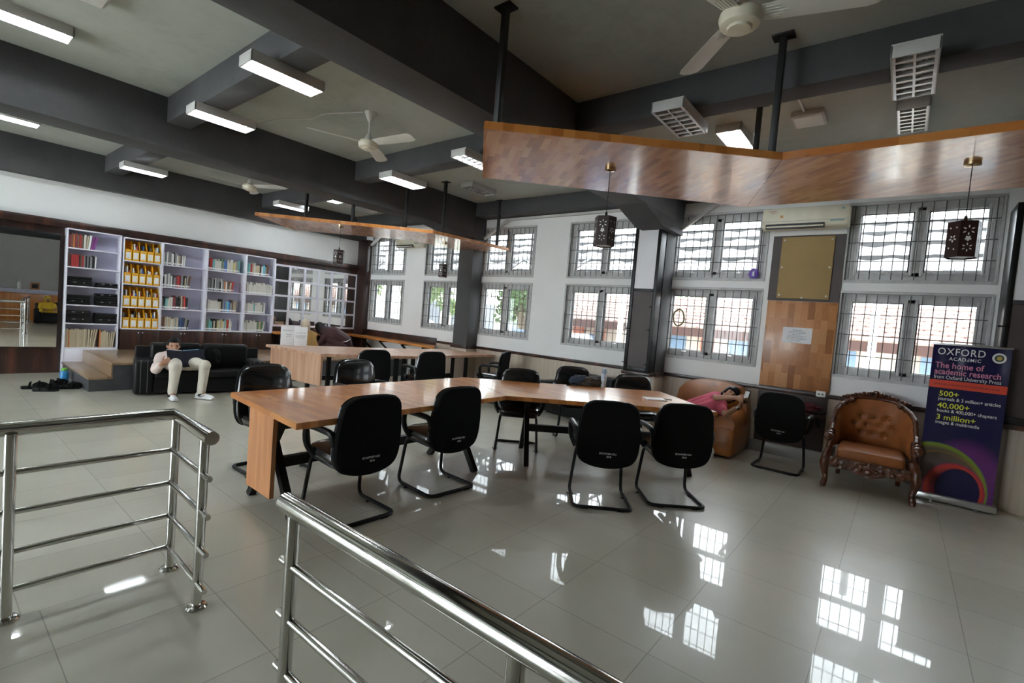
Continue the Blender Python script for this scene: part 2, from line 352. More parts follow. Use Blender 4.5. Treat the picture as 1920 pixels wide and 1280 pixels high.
for a, b, c, d in bw:  # frames and glass for the added rear windows
    r = bpy.data.objects.new(f'window_{i}', None); C.objects.link(r); r.location = ((a+b)/2, YB-.1, c); r['kind'] = 'structure'; i += 1
    w, h = (b-a)/2, d-c
    mk(lambda bm: [box(bm, *q) for q in ((-w, -w+.06, -.03, .03, 0, h), (w-.06, w, -.03, .03, 0, h), (-.04, .04, -.03, .03, 0, h), (-w, w, -.03, .03, 0, .06), (-w, w, -.03, .03, h-.06, h))], 'window_frame', M['alu'], r)
    mk(lambda bm: box(bm, -w, w, -.004, .004, 0, h), 'pane', M['glass'], r, 0)
# ------------------------------------------------------------------ pillar display boards
def pillar_board(x0, x1, y0, label, st=True):
    r = thing('pillar_display_board', label, 'display board', (x0, y0, .88), 0, 'display boards on the pillars')
    w = x1-x0; zs = 1.19; H = 2.16; d = YW-.01-y0
    mk(lambda bm: [box(bm, 0, .05, 0, d, 0, H, .004), box(bm, w-.05, w, 0, d, 0, H, .004), box(bm, .05, w-.05, 0, .05, 0, .07, .004), box(bm, .05, w-.05, 0, .05, H-.07, H, .004), box(bm, .05, w-.05, 0, .05, zs-.02, zs+.02, .004)], 'frame', M['bmetal'], r)
    mk(lambda bm: box(bm, .05, w-.05, .015, .04, zs+.02, H-.07), 'white_panel', M['paper'], r)
    mk(lambda bm: box(bm, .05, w-.05, .015, .04, .07, zs-.02), 'brown_panel', M['dbrown'], r)
    mk(lambda bm: box(bm, -.02, w+.02, -.015, d, -.05, 0, .004), 'bottom_board', M['dwood'], r)
    for z in ((.12, .62, .95) if st else (.7,)):
        mk(lambda bm: (tube(bm, [(-.03, .01, z), (.05, -.012, z)], .008, 6), box(bm, w-.09, w-.06, -.006, .016, z-.012, z+.012)), 'clip', M['bmetal'], r)
pillar_board(-3.19, -2.79, 6.66, 'tall black framed board on the middle pillar, white panel above brown panel')
pillar_board(.74, 1.34, 6.76, 'black framed board at the picture edge behind the dark banner, white above brown')
# ------------------------------------------------------------------ boards between the right-hand windows
g = thing('wall_backing', 'dark brown wall panel holding the pale pin board, beneath the large air conditioner', 'wall panel', (-1.46, YW-.022, 2.03))
mk(lambda bm: box(bm, 0, .8, 0, .02, 0, .84), 'backboard', M['dbrown'], g)
mk(lambda bm: box(bm, 0, .8, -.008, .02, .84, .89, .003), 'top_strip', M['white'], g)
g = thing('pin_board', 'tan pin board with white corner pins on the dark brown panel', 'board', (-1.355, YW-.042, 2.06))
mk(lambda bm: box(bm, 0, .585, 0, .018, 0, .79, .003), 'board', M['cork'], g)
for x, z in ((.03, .04), (.555, .04), (.03, .4), (.555, .4), (.03, .75), (.555, .75), (.29, .012)):
    mk(lambda bm: ball(bm, (x, -.004, z), (.012, .008, .012), 8), 'pin', M['white'], g)
tag(mk(lambda bm: box(bm, -1.45, -.66, YW-.035, YW, .9, 2.025, .003), 'wood_wall_panel', M['panel_wood']), 'orange butcher-block wall panel below the pin board, between two windows', 'wall panel')
tag(mk(lambda bm: box(bm, -1.45, -.66, YW-.028, YW-.012, .16, .9, .002), 'lower_wall_panel', M['dbrown']), 'dark brown wall panel under the orange wood panel, behind the lone chair', 'wall panel')
g = thing('notice_sheet', 'white printed notice taped on the orange wood wall panel', 'notice', (-1.235, YW-.0368, 1.49))
mk(lambda bm: box(bm, 0, .33, 0, .002, 0, .2), 'sheet', M['paper'], g)
def scrawl(bm, rows, y=-.0012, h=.006):
    rr = random.Random(5)
    for x0, x1, z in rows:
        x = x0
        while x < x1-.004:
            w = min(rr.uniform(.012, .035), x1-x); box(bm, x, x+w, y, 0, z-h/2*rr.uniform(.7, 1), z+h/2); x += w+.006
mk(lambda bm: scrawl(bm, [(.11, .22, .165), (.07, .26, .146), (.07, .26, .127), (.11, .21, .108), (.06, .27, .089), (.06, .27, .07), (.05, .28, .051), (.1, .22, .03)]), 'print_lines', M['ink'], g, 0)
g = thing('wall_socket', 'white double socket plate on the dark panel beside the carved armchair', 'socket', (-.79, YW-.03, .845))
mk(lambda bm: box(bm, 0, .1, -.012, 0, 0, .075, .004), 'plate', M['white'], g); mk(lambda bm: [ball(bm, (x, -.011, .037), (.014, .004, .014), 10) for x in (.03, .07)], 'outlet', M['ink'], g)
g = thing('wall_shelf', 'small dark wooden wall shelf behind the lone chair', 'shelf', (-1.12, YW-.2, .60))
mk(lambda bm: box(bm, 0, .46, 0, .17, 0, .035, .004), 'board', M['dwood'], g)
mk(lambda bm: [prism(bm, [(.02, 0), (.17, 0), (.17, -.14)], x, x+.025, M=Matrix(((0, 0, 1, 0), (1, 0, 0, 0), (0, 1, 0, 0), (0, 0, 0, 1)))) for x in (.06, .38)], 'bracket', M['bmetal'], g)
def lump(bm, c, r, amp=.12, sc=3, seed=0, seg=24, flatz=None):
    t = bmesh.new(); bmesh.ops.create_icosphere(t, subdivisions=4, radius=1)
    for v in t.verts:
        k = 1+amp*noise.noise(v.co*sc+V((seed, seed*2, 0))); p = v.co*k
        z = p.z*r[2]
        if flatz is not None: z = max(z, flatz)
        v.co = V((c[0]+p.x*r[0], c[1]+p.y*r[1], c[2]+z))
    merge(bm, t)
g = thing('cloth_bag', 'crumpled maroon cloth bag lying on the small wall shelf', 'bag', (-.88, YW-.11, .637))
mk(lambda bm: lump(bm, (0, 0, .05), (.16, .075, .07), .35, 3, 3, flatz=-.05), 'bag', flat('maroon_cloth', (.09, .008, .015), .8), g)
mk(lambda bm: tube(bm, [(.1, -.05, .03), (.17, -.07, .02), (.24, -.08, .05)], .008, 6), 'strap', M['bplastic'], g)
# ------------------------------------------------------------------ air conditioners, ducts
def aircon(x0, x1, z0, z1, label):
    w, h = x1-x0, z1-z0
    g = thing('air_conditioner', label, 'air conditioner', (x0, YW, z0), 0, 'wall air conditioners')
    prof = [(0, .02), (-.1, 0), (-.17, .03), (-.2, .09), (-.2, h-.03), (-.18, h), (0, h)]
    SW = Matrix(((0, 0, 1, 0), (1, 0, 0, 0), (0, 1, 0, 0), (0, 0, 0, 1)))
    mk(lambda bm: prism(bm, prof, 0, w, M=SW, bev=.008), 'casing', M['ivory'], g)
    mk(lambda bm: box(bm, .05*w, .74*w, -.2, -.13, .012, .068), 'outlet', M['bplastic'], g)
    mk(lambda bm: box(bm, .06*w, .73*w, -.204, -.196, .022, .042, .002, M=None), 'louver', M['ivory'], g)
    mk(lambda bm: box(bm, .0, w, -.2025, -.2, .098, .101), 'seam', M['ink'], g)
    mk(lambda bm: box(bm, .8*w, .95*w, -.2035, -.2, .078, .092), 'display_strip', flat('teal_strip', (.2, .42, .45)), g)
    mk(lambda bm: (lathe(bm, [(.001, 0), (.013, 0), (.013, .002), (.001, .002)], 12, T(w*.93, -.2, h-.05, rx=PI/2))), 'badge', flat('teal_badge', (.08, .25, .3)), g)
    mk(lambda bm: box(bm, .22*w, .255*w, -.2035, -.2, h*.52, h*.64), 'sticker', flat('orange_sticker', (.6, .3, .08)), g)
    mk(lambda bm: scrawl(bm, [(.07*w, .17*w, h-.045), (.11*w, .15*w, h-.065)], -.2015, .008), 'stamp', flat('red_stamp_ink', (.5, .15, .1)), g, 0)
aircon(-1.585, -.64, 2.925, 3.2, 'large ivory wall air conditioner above the pin board')
aircon(-9.26, -8.42, 2.88, 3.08, 'small distant wall air conditioner between the corner windows')
def duct(pts, label):
    tag(mk(lambda bm: [bar(bm, a, b, .05, .04) for a, b in zip(pts, pts[1:])], 'cable_duct', M['lampgrey']), label, 'cable duct', 'ducts along the window wall')
duct([(-6.62, 7.14, 3.02), (-6.05, 7.14, 3.36), (-3.45, 7.14, 3.37)], 'grey cable duct running along the wall top between the plain pillar and the boarded pillar')
duct([(-2.72, 7.14, 3.0), (-2.2, 7.14, 3.36), (.5, 7.14, 3.37)], 'grey cable duct rising beside the boarded pillar towards the large air conditioner')
duct([(-10.35, 7.12, 3.0), (-9.7, 7.12, 3.37), (-7.1, 7.12, 3.37)], 'grey cable duct along the wall top in the far corner')
# ------------------------------------------------------------------ ceiling lamps
def lamp(x0, x1, y0, y1, z, style, label, ztop=None):
    W, L, H = x1-x0, y1-y0, .085
    led = style.startswith('led')
    g = thing('ceiling_panel_lamp' if led else 'ceiling_lamp', label, 'ceiling light', ((x0+x1)/2, (y0+y1)/2, z), 0, 'ceiling light fittings')
    w, l = W/2, L/2
    if led:
        mk(lambda bm: box(bm, -w, w, -l, l, .01, .0605, .008), 'housing', M['lampgrey'], g)
        mk(lambda bm: box(bm, -w+.02, w-.02, -l+.02, l-.02, 0, .012, .003), 'diffuser', M['led'] if 'on' in style else M['white'], g); return g
    def housing(bm):
        box(bm, -w, w, -l, l, H-.012, H, .003)
        box(bm, -w, -w+.012, -l, l, 0, H-.01, .003); box(bm, w-.012, w, -l, l, 0, H-.01, .003)
        box(bm, -w, w, -l, -l+.012, 0, H-.01, .003); box(bm, -w, w, l-.012, l, 0, H-.01, .003)
    mk(housing, 'housing', M['lampgrey'], g)
    if z < 3.5:
        mk(lambda bm: [tube(bm, [(0, y, H-.01), (0, y, ZC-z if abs(y) > .15 else 3.39-z)], .006, 6) for y in (-.1, .1)] and None, 'hanger', M['fanwhite'], g)
    on = ('a' in style, 'b' in style)
    for k, x in enumerate((-w*.45, w*.45)):
        mk(lambda bm: tube(bm, [(x, -l+.02, .045), (x, l-.02, .045)], .013, 10), 'tube', M['tube'] if on[k] else M['tube_off'], g)
        mk(lambda bm: [box(bm, x-.014, x+.014, y-.008, y+.008, .03, H-.012, .003) for y in (-l+.022, l-.022)], 'tube_holder', M['white'], g)
    mk(lambda bm: loft(bm, [[V((x, y, zz)) for x, zz in ((-w+.013, .012), (-w*.6, .07), (0, .055), (w*.6, .07), (w-.013, .012), (w-.013, .073), (-w+.013, .073))] for y in (-l+.013, l-.013)]), 'reflector', M['white'], g)
    if 'l' in style:
        def louvre(bm):
            for k in range(1, 7): y = -l+k*L/7; loft(bm, [[V((x, y-.013, .004)), V((x, y+.013, .004)), V((x, y+.004, .03)), V((x, y-.004, .03))] for x in (-w+.012, w-.012)])
            box(bm, -.007, .007, -l+.012, l-.012, .002, .03); box(bm, -w+.01, -w+.026, -l+.01, l-.01, .0, .028); box(bm, w-.026, w-.01, -l+.01, l-.01, 0, .028)
        mk(louvre, 'louvre', M['louver'], g)
    return g
lamp(-5.92, -5.69, .22, .86, 3.575, 'ab', 'lit twin-tube lamp flush on the ceiling, nearest of those on the left bay')
lamp(-5.0, -4.7, .6, .92, 3.6, 'led', 'unlit square white panel lamp on the ceiling above the left bay')
lamp(-4.24, -4.02, 1.6, 2.2, 3.295, 'ab', 'lit twin-tube lamp under the cross beam, closest to the big main beam')
lamp(-5.85, -5.6, 1.74, 2.32, 3.295, 'ab', 'lit twin-tube lamp under the same cross beam, in front of the second main beam')
lamp(-9.57, -9.3, .5, 1.1, 3.575, 'ab', 'lit twin-tube lamp flush on the ceiling between the last two beams at the frame edge')
lamp(-9.55, -9.27, 2.0, 2.56, 3.295, 'ab', 'lit twin-tube lamp hanging above the pale bookcase units')
lamp(-9.7, -9.45, 4.4, 5.0, 3.295, 'ab', 'lit twin-tube lamp hanging behind the far canopy tip')
lamp(-5.9, -5.6, 4.1, 4.72, 3.295, 'ab', 'lit twin-tube lamp under the cross beam beyond the middle ceiling fan')
lamp(-4.25, -4.01, 3.9, 4.5, 3.295, 'al', 'half-lit louvred lamp partly hidden by the end of the big canopy')
lamp(-5.9, -5.62, 5.68, 6.26, 3.575, 'l', 'unlit louvred lamp flush on the ceiling beside the far canopy rods')
lamp(-1.8, -1.53, 3.83, 4.45, 3.295, 'l', 'unlit louvred lamp tilted into view between the near fan and the big canopy')
lamp(-1.71, -1.46, 5.19, 5.8, 3.575, 'ab', 'lit lamp peeping over the big canopy edge near the twin rods')
lamp(-1.03, -.76, 5.2, 5.5, 3.6, 'led', 'small unlit square panel lamp beyond the black rod at the canopy bend')
lamp(-.23, .01, 3.77, 4.43, 3.295, 'l', 'large unlit louvred lamp under the beam, above the right half of the big canopy')
lamp(-.24, -.01, 5.35, 5.96, 3.575, 'l', 'smaller unlit louvred lamp flush on the ceiling behind the large louvred one')
lamp(-9.45, -9.2, 4.97, 5.6, 3.575, 'ab', 'lit strip lamp on the ceiling over the far canopy')
lamp(-9.5, -9.25, 5.82, 6.46, 3.575, 'l', 'unlit louvred lamp on the ceiling in the far corner')
for k, (x, y) in enumerate(((-8, -.7), (5.0, .6), (-6.6, -4.6), (-3.2, -2.2), (-6.2, -1.8), (-9.2, -1.5), (-4.9, -4.5), (-8, -4))):  # unseen lamps added behind the viewer to brighten the hall and mirrored wall
    lamp(x-.13, x+.13, y-.3, y+.3, 3.575, 'abl', 'unseen lit louvred lamp added behind the viewer, ' + ('over the aisle left of the railing', 'above the reception counter', 'by the added rear windows', 'behind the short railing', 'beyond the railing end', 'by the panelled wall', 'beside the added rear glazing', 'by the rear left corner')[k])
tag(mk(lambda bm: box(bm, -.93, -.91, 4.4, 5.2, ZC-.018, ZC, .003), 'cable_duct', M['white']), 'short white cable trunking running to the small square panel lamp', 'cable duct', 'ducts along the window wall')
# ------------------------------------------------------------------ ceiling fans
def fan(x, y, zh, a0, label):
    g = thing('ceiling_fan', label, 'ceiling fan', (x, y, zh), 0, 'ceiling fans'); top = ZC-zh
    mk(lambda bm: lathe(bm, [(.001, top), (.062, top), (.058, top-.02), (.022, top-.1), (.012, top-.115), (.001, top-.115)], 24), 'ceiling_cup', M['fanwhite'], g)
    mk(lambda bm: tube(bm, [(0, 0, top-.1), (0, 0, .1)], .0105, 10), 'rod', M['fanwhite'], g)
    mk(lambda bm: lathe(bm, [(.001, .13), (.018, .13), (.055, .05), (.06, .035), (.001, .035)], 24), 'motor_cap', M['fanwhite'], g)
    mk(lambda bm: lathe(bm, [(.001, .045), (.085, .045), (.105, .03), (.11, .005), (.1, -.03), (.085, -.04), (.001, -.04)], 28), 'motor_housing', M['ivory'], g)
    mk(lambda bm: lathe(bm, [(.001, -.038), (.068, -.038), (.06, -.052), (.03, -.056), (.001, -.056)], 12), 'hub_cover', M['ivory'], g)
    def blade(bm):
        rings = []
        for r, w in ((.1, .05), (.15, .055), (.2, .06), (.4, .066), (.58, .07), (.625, .06), (.645, .035)):
            zc = .018
            rings.append([V((r, s*w, zc-s*w*.22+dz)) for s, dz in ((-1, .004), (-.6, .001), (.6, .001), (1, .004), (1, .007), (.6, .004), (-.6, .004), (-1, .007))])
        loft(bm, rings)
        for k in range(5): yy = -.036+k*.018; bar(bm, (.12, yy, .017-yy*.22), (.23-abs(k-2)*.02, yy, .018-yy*.22), .006, .005)
    for k in range(3):
        b = mk(blade, 'blade', M['fanwhite'], g); b.rotation_euler = (0, 0, math.radians(a0+120*k))
    return g
fan(-4.84, 3.2, 3.3, 10, 'off-white ceiling fan in the middle bay with its whole rod in view')
fan(-.85, 2.8, 3.22, 14, 'near cream ceiling fan above the big canopy, cut by the picture edge')
fan(-8.62, 3.52, 3.3, 30, 'distant ceiling fan partly hidden behind the beam above the bookcase')
tag(mk(lambda bm: tube(bm, arc([(-4.9, 3.15, ZC-.006), (-5.35, 2.95, ZC-.006), (-5.7, 2.95, ZC-.006), (-6.1, 2.75, ZC-.006), (-6.62, 2.7, ZC-.006)], .1), .007, 6), 'ceiling_cable', M['lampgrey']), 'thin grey cable run on the ceiling from the middle fan to the beam', 'cable')
# ------------------------------------------------------------------ hanging timber canopies
def canopy(near, far, rods, label):
    z0, z1 = 2.775, 2.815
    g = thing('hanging_wood_canopy', label, 'hanging canopy', (*near[1], z0), 0, 'hanging wood canopies')
    o = near[1]; loc = lambda p: (p[0]-o[0], p[1]-o[1])
    for k in range(2):
        q = [loc(p) for p in (near[k], near[k+1], far[k+1], far[k])]
        mk(lambda bm: prism(bm, q, 0, z1-z0, bev=.003), 'board', M['canopy'], g)
    mk(lambda bm: [bar(bm, V((*loc(a), (z1-z0)/2)), V((*loc(b), (z1-z0)/2)), .016, z1-z0+.012) for a, b in ((near[0], near[1]), (near[1], near[2]), (far[0], near[0]))] and None, 'edge_band', M['orange_wood'], g)
    for x, y in rods:
        x, y = loc((x, y))
        r = mk(lambda bm: box(bm, x-.022, x+.022, y-.022, y+.022, z1-z0, ZC-z0, .003), 'rod', M['blackpaint'], g)
        mk(lambda bm: box(bm, x-.07, x+.07, y-.05, y+.05, ZC-z0-.012, ZC-z0, .002), 'ceiling_plate', M['blackpaint'], r)
    return g
canopy([(-2.325, 2.425), (-.78, 3.82), (2.3, 3.79)], [(-3.136, 3.30), (-1.31, 5.10), (2.3, 5.13)], [(-2.36, 2.58), (-.86, 3.86), (-1.23, 4.9), (1.5, 3.9), (1.5, 5.0)], 'large near chevron-shaped wood canopy hanging on black rods over the room')
canopy([(-8.0, 3.37), (-6.08, 5.33), (-5.97, 7.12)], [(-8.75, 4.42), (-7.22, 5.75), (-7.12, 7.12)], [(-6.12, 5.56), (-6.05, 6.87), (-6.42, 5.02), (-6.98, 4.42), (-7.5, 3.92), (-7.2, 5.6)], 'smaller far wood canopy hanging in front of the corner windows')
def pendant(x, y, label):
    zt = 2.775
    g = thing('pendant_lamp', label, 'pendant lamp', (x, y, 2.15), 0, 'pierced pendant lamps'); t = zt-2.15
    mk(lambda bm: lathe(bm, [(.001, t), (.045, t), (.045, t-.022), (.015, t-.03), (.001, t-.03)], 18), 'ceiling_cup', M['brass'], g)
    mk(lambda bm: tube(bm, [(0, 0, t-.02), (0, 0, .23)], .003, 6), 'cord', M['bplastic'], g)
    mk(lambda bm: lathe(bm, [(.001, .275), (.008, .275), (.012, .24), (.001, .235)], 10), 'cord_grip', M['bplastic'], g)
    R = .088
    hx = lambda r, z: [V((r*math.cos(k*PI/3+.25), r*math.sin(k*PI/3+.25), z)) for k in range(6)]
    mk(lambda bm: loft(bm, [hx(R, .0), hx(R*1.0, .232), hx(R-.006, .232), hx(R-.006, 0)], caps=False, loop=True), 'shade', flat('dark_stained_shade', (.025, .009, .007), .4), g, .3)
    mk(lambda bm: loft(bm, [hx(R-.004, .224), hx(R-.004, .23)]), 'shade_top', flat('dark_stained_top', (.02, .008, .006), .5), g, .3)
    mk(lambda bm: loft(bm, [hx(R-.02, .006), hx(R-.02, .012)]), 'diffuser', M['white'], g, .3)
    def cut(bm):
        for k in range(6):
            a = (k+.5)*PI/3+.25; A = T(rz=a) @ Matrix.Translation((R*math.cos(PI/6)+.0008, 0, 0)) @ Matrix.Rotation(PI/2, 4, 'Y')
            def leaf(z, y, ang, l, w):   # pierced leaf, drawn on the side panel
                pts = [(-l*.5, 0), (-l*.2, w*.5), (l*.2, w*.45), (l*.5, 0), (l*.2, -w*.45), (-l*.2, -w*.5)]
                prism(bm, pts, -.0008, .0008, M=T(rz=a) @ Matrix.Translation((R*math.cos(PI/6), y, z)) @ Matrix.Rotation(PI/2, 4, 'Y') @ Matrix.Rotation(ang, 4, 'Z'))
            if k % 2 == 0:
                for zz, s in ((.17, 1), (.06, .85)):
                    for q in range(6): an = q*PI/3; leaf(zz-math.cos(an)*.024*s, math.sin(an)*.024*s, an, .021*s, .008*s)
                for q in range(5): an = q*2*PI/5; leaf(.117-math.cos(an)*.009, math.sin(an)*.009, an, .02, .013)
            else:
                for q in range(5): an = q*2*PI/5; leaf(.12-math.cos(an)*.016, math.sin(an)*.016, an, .018, .01)
                for zz, yy in ((.19, .02), (.06, -.02), (.19, -.02), (.05, .015)): leaf(zz, yy, .5, .014, .01)
    mk(cut, 'pierced_pattern', M['white'], g, 0)
pendant(-1.95, 3.51, 'dark pierced pendant lamp hanging under the left arm of the big canopy')
pendant(.24, 4.34, 'dark pierced pendant lamp hanging in front of the right-hand upper window')
pendant(-7.29, 4.41, 'dark pierced pendant lamp hanging before the white wall above the mirror grid')
pendant(-6.69, 6.16, 'dark pierced pendant lamp hanging beside the plain grey pillar')
# ------------------------------------------------------------------ bookcases and books
BF, BB = -10.6, -10.84
ORD = 'first second third fourth fifth sixth seventh eighth ninth tenth eleventh twelfth thirteenth fourteenth fifteenth sixteenth seventeenth eighteenth nineteenth twentieth twenty-first twenty-second twenty-third twenty-fourth'.split()
def bookcase(y0, y1, zb, zt, shelves, label):
    g = thing('bookcase', label, 'bookcase', (BF, y0, 0), 0, 'pale bookcase units along the wall'); w = y1-y0; d = BF-BB
    for a, b in ((0, .018), (w-.018, w)): mk(lambda bm: box(bm, -d, 0, a, b, zb, zt, .002), 'side_panel', M['lilacw'], g)
    mk(lambda bm: box(bm, -d, -d+.01, .018, w-.018, zb, zt), 'back_panel', M['lilac'], g)
    mk(lambda bm: box(bm, -d, 0, .018, w-.018, zt-.02, zt, .002), 'top_panel', M['lilacw'], g)
    for z in shelves: mk(lambda bm: box(bm, -d+.01, -.002, .018, w-.018, z-.02, z, .002), 'shelf', M['lilacw'], g)
    return g
g = bookcase(1.6, 2.305, 0, 2.37, [.43, .838, 1.142, 1.451, 1.758, 2.066], 'tall pale bookcase unit with black cases, standing on the floor beside the mirror')
mk(lambda bm: box(bm, -.03, -.001, .018, .687, 0, .41, .002), 'base_panel', M['lilacw'], g)
CY = [2.33, 2.905, 3.635, 4.35, 4.95]
SH = [.775, 1.155, 1.56, 1.962]
cn = ['pale bookcase unit filled with amber magazine files', 'pale bookcase unit next to the amber files, books stopping halfway', 'pale bookcase unit in the middle, shelves mostly full of books', 'narrow pale bookcase unit next to the mirror grid']
for k in range(4): bookcase(CY[k], CY[k+1], .755, 2.355, SH, cn[k])
for k in range(4):
    y0, y1 = CY[k], CY[k+1]; w = y1-y0
    g = thing('base_cabinet', 'dark mahogany base cabinet under the ' + ('amber files', 'unit beside the amber files', 'middle book unit', 'narrow end unit')[k], 'cabinet', (BF, y0, .4), 0, 'dark base cabinets')
    mk(lambda bm: box(bm, BB-BF, -.02, 0, w, 0, .352, .003), 'body', M['dwood'], g)
    for s in (0, 1):
        d = mk(lambda bm: box(bm, -.02, 0, s*w/2+.003, (s+1)*w/2-.003, .004, .35, .002), 'door', M['dwood'], g)
        mk(lambda bm: (ball(bm, (.018, w/2+(-.03 if s == 0 else .03), .30), .012, 12), tube(bm, [(0, w/2+(-.03 if s == 0 else .03), .30), (.015, w/2+(-.03 if s == 0 else .03), .30)], .005, 8)), 'knob', M['silver'], d)
BC = {'grey': (.25, .25, .25), 'pale': (.62, .60, .54), 'white': (.75, .75, .73), 'black': (.02, .02, .022), 'red': (.42, .04, .04), 'teal': (.16, .42, .42), 'blue': (.06, .14, .38), 'tan': (.48, .40, .28), 'brown': (.16, .09, .06), 'green': (.14, .24, .12), 'navy': (.03, .04, .09), 'maroon': (.2, .04, .05), 'orange': (.5, .16, .05), 'purple': (.2, .05, .2), 'yellow': (.6, .52, .2), 'sky': (.1, .45, .62)}
BM = {k: flat(k+'_book_cover', c, .45) for k, c in BC.items()}
pages = flat('page_edges', (.7, .67, .6), .8); blabel = flat('spine_label', (.8, .8, .8), .6)
def shelf_books(y0, ye, z, cols, where, unit, hmin=.17, hmax=.25, lab=True, lean_last=0, seed=1, dmul=1.0, group=None, noun='book'):
    rr = random.Random(seed); n = len(cols); ws = [rr.uniform(.7, 1.35) for _ in cols]; S = sum(ws); y = y0
    for i, c in enumerate(cols):
        w = ws[i]/S*(ye-y0)-.0012; h = rr.uniform(hmin, hmax); d = rr.uniform(.13, .17)*dmul; lean = 0
        if i >= n-lean_last: lean = .035*(i-(n-lean_last)+1)
        def f(bm):
            box(bm, -d, 0, 0, w, 0, h, min(.002, w*.2), mi=0, seg=1); box(bm, -d+.003, -.004, .0022, w-.0022, h-.002, h+.0006, mi=1)
            if lab: box(bm, -.001, .0007, .001, w-.001, .018, .048, mi=2)
        o = mk(f, noun, [BM[c], pages, blabel], None, .4)
        o.location = (BF-.03-rr.uniform(0, .012), y+lean*.05, z+.0005+abs(math.sin(lean))*0); o.rotation_euler = (lean, 0, 0) if lean else (0, 0, 0)
        if lean: o.rotation_euler = (-lean, 0, 0); o.location.z += math.sin(lean)*w
        tag(o, f'{c} {noun}, {ORD[i]} from the left, {where} shelf of the {unit}', noun, group or f'books on the {where} shelf of the {unit}')
        y += ws[i]/S*(ye-y0)
def cyc(s): 
    k = {'g': 'grey', 'p': 'pale', 'w': 'white', 'k': 'black', 'r': 'red', 't': 'teal', 'b': 'blue', 'a': 'tan', 'n': 'brown', 'e': 'green', 'v': 'navy', 'm': 'maroon', 'o': 'orange', 'u': 'purple', 'y': 'yellow', 's': 'sky'}
    return [k[c] for c in s]
sets = {1: [('bottom', 'nnapapagavbvgk'), ('third', 'gktpppmmkkkanrk'), ('second', 'kwgwgwkgmrmgkagn'), ('top', 'wgwggwwkgwagnww')],
        2: [('bottom', 'gettkakypayptarpp'), ('third', 'gppppppakgbgsbgnaa'), ('second', 'ggkgkwggkwgownar'), ('top', 'mrtppppegbbppppyagt')],
        3: [('bottom', 'pppppppppeaew'), ('third', 'pppppptppppgw'), ('second', 'npppppppppppppp'), ('top', 'ttrapaakpsgn')]}
ends = {1: [.63, .6, .62, .5], 2: [.7, .82, .7, .87], 3: [.72, .75, .95, .8]}
un = {1: 'unit beside the amber files', 2: 'middle book unit', 3: 'narrow end unit'}
for u in (1, 2, 3):
    for k, (wh, s) in enumerate(sets[u]):
        a, b = CY[u]+.024, CY[u+1]-.024; shelf_books(a, a+(b-a)*ends[u][k], SH[k], cyc(s), wh, un[u], .18, .25, True, 3 if k in (0, 2) else 1, seed=u*10+k)
shelf_books(1.625, 1.95, 2.066, cyc('mnomnrnpawuu'), 'top', 'tall unit by the mirror', .21, .24, False, 5, 77)
shelf_books(1.625, 1.98, 1.758, cyc('nkrrrrrknrgkgkgkkw'), 'second', 'tall unit by the mirror', .19, .21, False, 1, 78)
shelf_books(1.625, 1.99, .43, cyc('aaoaaaaaaaaaaaaaaa'), 'bottom', 'tall unit by the mirror', .29, .31, False, 4, 79, 1.1, 'tan booklets on the bottom shelf', 'booklet')
shelf_books(2.06, 2.24, .43, cyc('oaaaaaaaa'), 'bottom right', 'tall unit by the mirror', .26, .3, False, 3, 80, 1.1, 'tan booklets on the bottom shelf', 'booklet')
case_m = M['bplastic']
for sh, z, st in (('third', 1.451, ((1.64, .30, 4), (2.0, .27, 2))), ('fourth', 1.142, ((1.63, .29, 4), (2.0, .28, 5))), ('fifth', .838, ((1.63, .31, 5), (1.99, .29, 4)))):
    for s, (y, w, n) in enumerate(st):
        zz = z
        for i in range(n):
            h = random.uniform(.035, .045)
            g = thing('carry_case', f'black case, {ORD[i]} from bottom of {"left" if s == 0 else "right"} stack, {sh} shelf, tall unit', 'case', (BF-.02-random.uniform(0, .02), y+random.uniform(-.006, .006), zz+.0005), 0, 'black cases stacked in the tall unit')
            mk(lambda bm: box(bm, -.185, 0, 0, w, 0, h, .008), 'body', case_m, g)
            mk(lambda bm: (box(bm, 0, .003, w*.62, w*.62+.018, h*.3, h*.7, .001), box(bm, 0, .002, w*.2, w*.35, h*.35, h*.65)), 'clasp', M['silver'] if i % 3 == 1 else M['bmetal'], g)
            zz += h+.001
XZ = Matrix(((1, 0, 0, 0), (0, 0, 1, 0), (0, 1, 0, 0), (0, 0, 0, 1)))
def mfile(y, z, label):
    g = thing('magazine_file', label, 'magazine file', (BF-.015, y, z+.0005), 0, 'amber magazine files'); w = .1
    side = [(0, 0), (0, .19), (-.08, .35), (-.2, .35), (-.2, 0)]
    def f(bm):
        for a in (0, w-.004): prism(bm, side, a, a+.004, M=XZ)
        box(bm, -.004, 0, 0, w, 0, .19); box(bm, -.2, -.196, 0, w, 0, .35); box(bm, -.2, 0, 0, w, 0, .004)
    mk(f, 'box', M['yellow'], g, 0)
    mk(lambda bm: box(bm, 0, .001, .016, w-.016, .03, .14), 'label_card', M['paper'], g)
    mk(lambda bm: (box(bm, .001, .0014, .04, .06, .036, .042), box(bm, .0, .0012, .02, .08, .155, .163)), 'label_print', M['ink'], g)
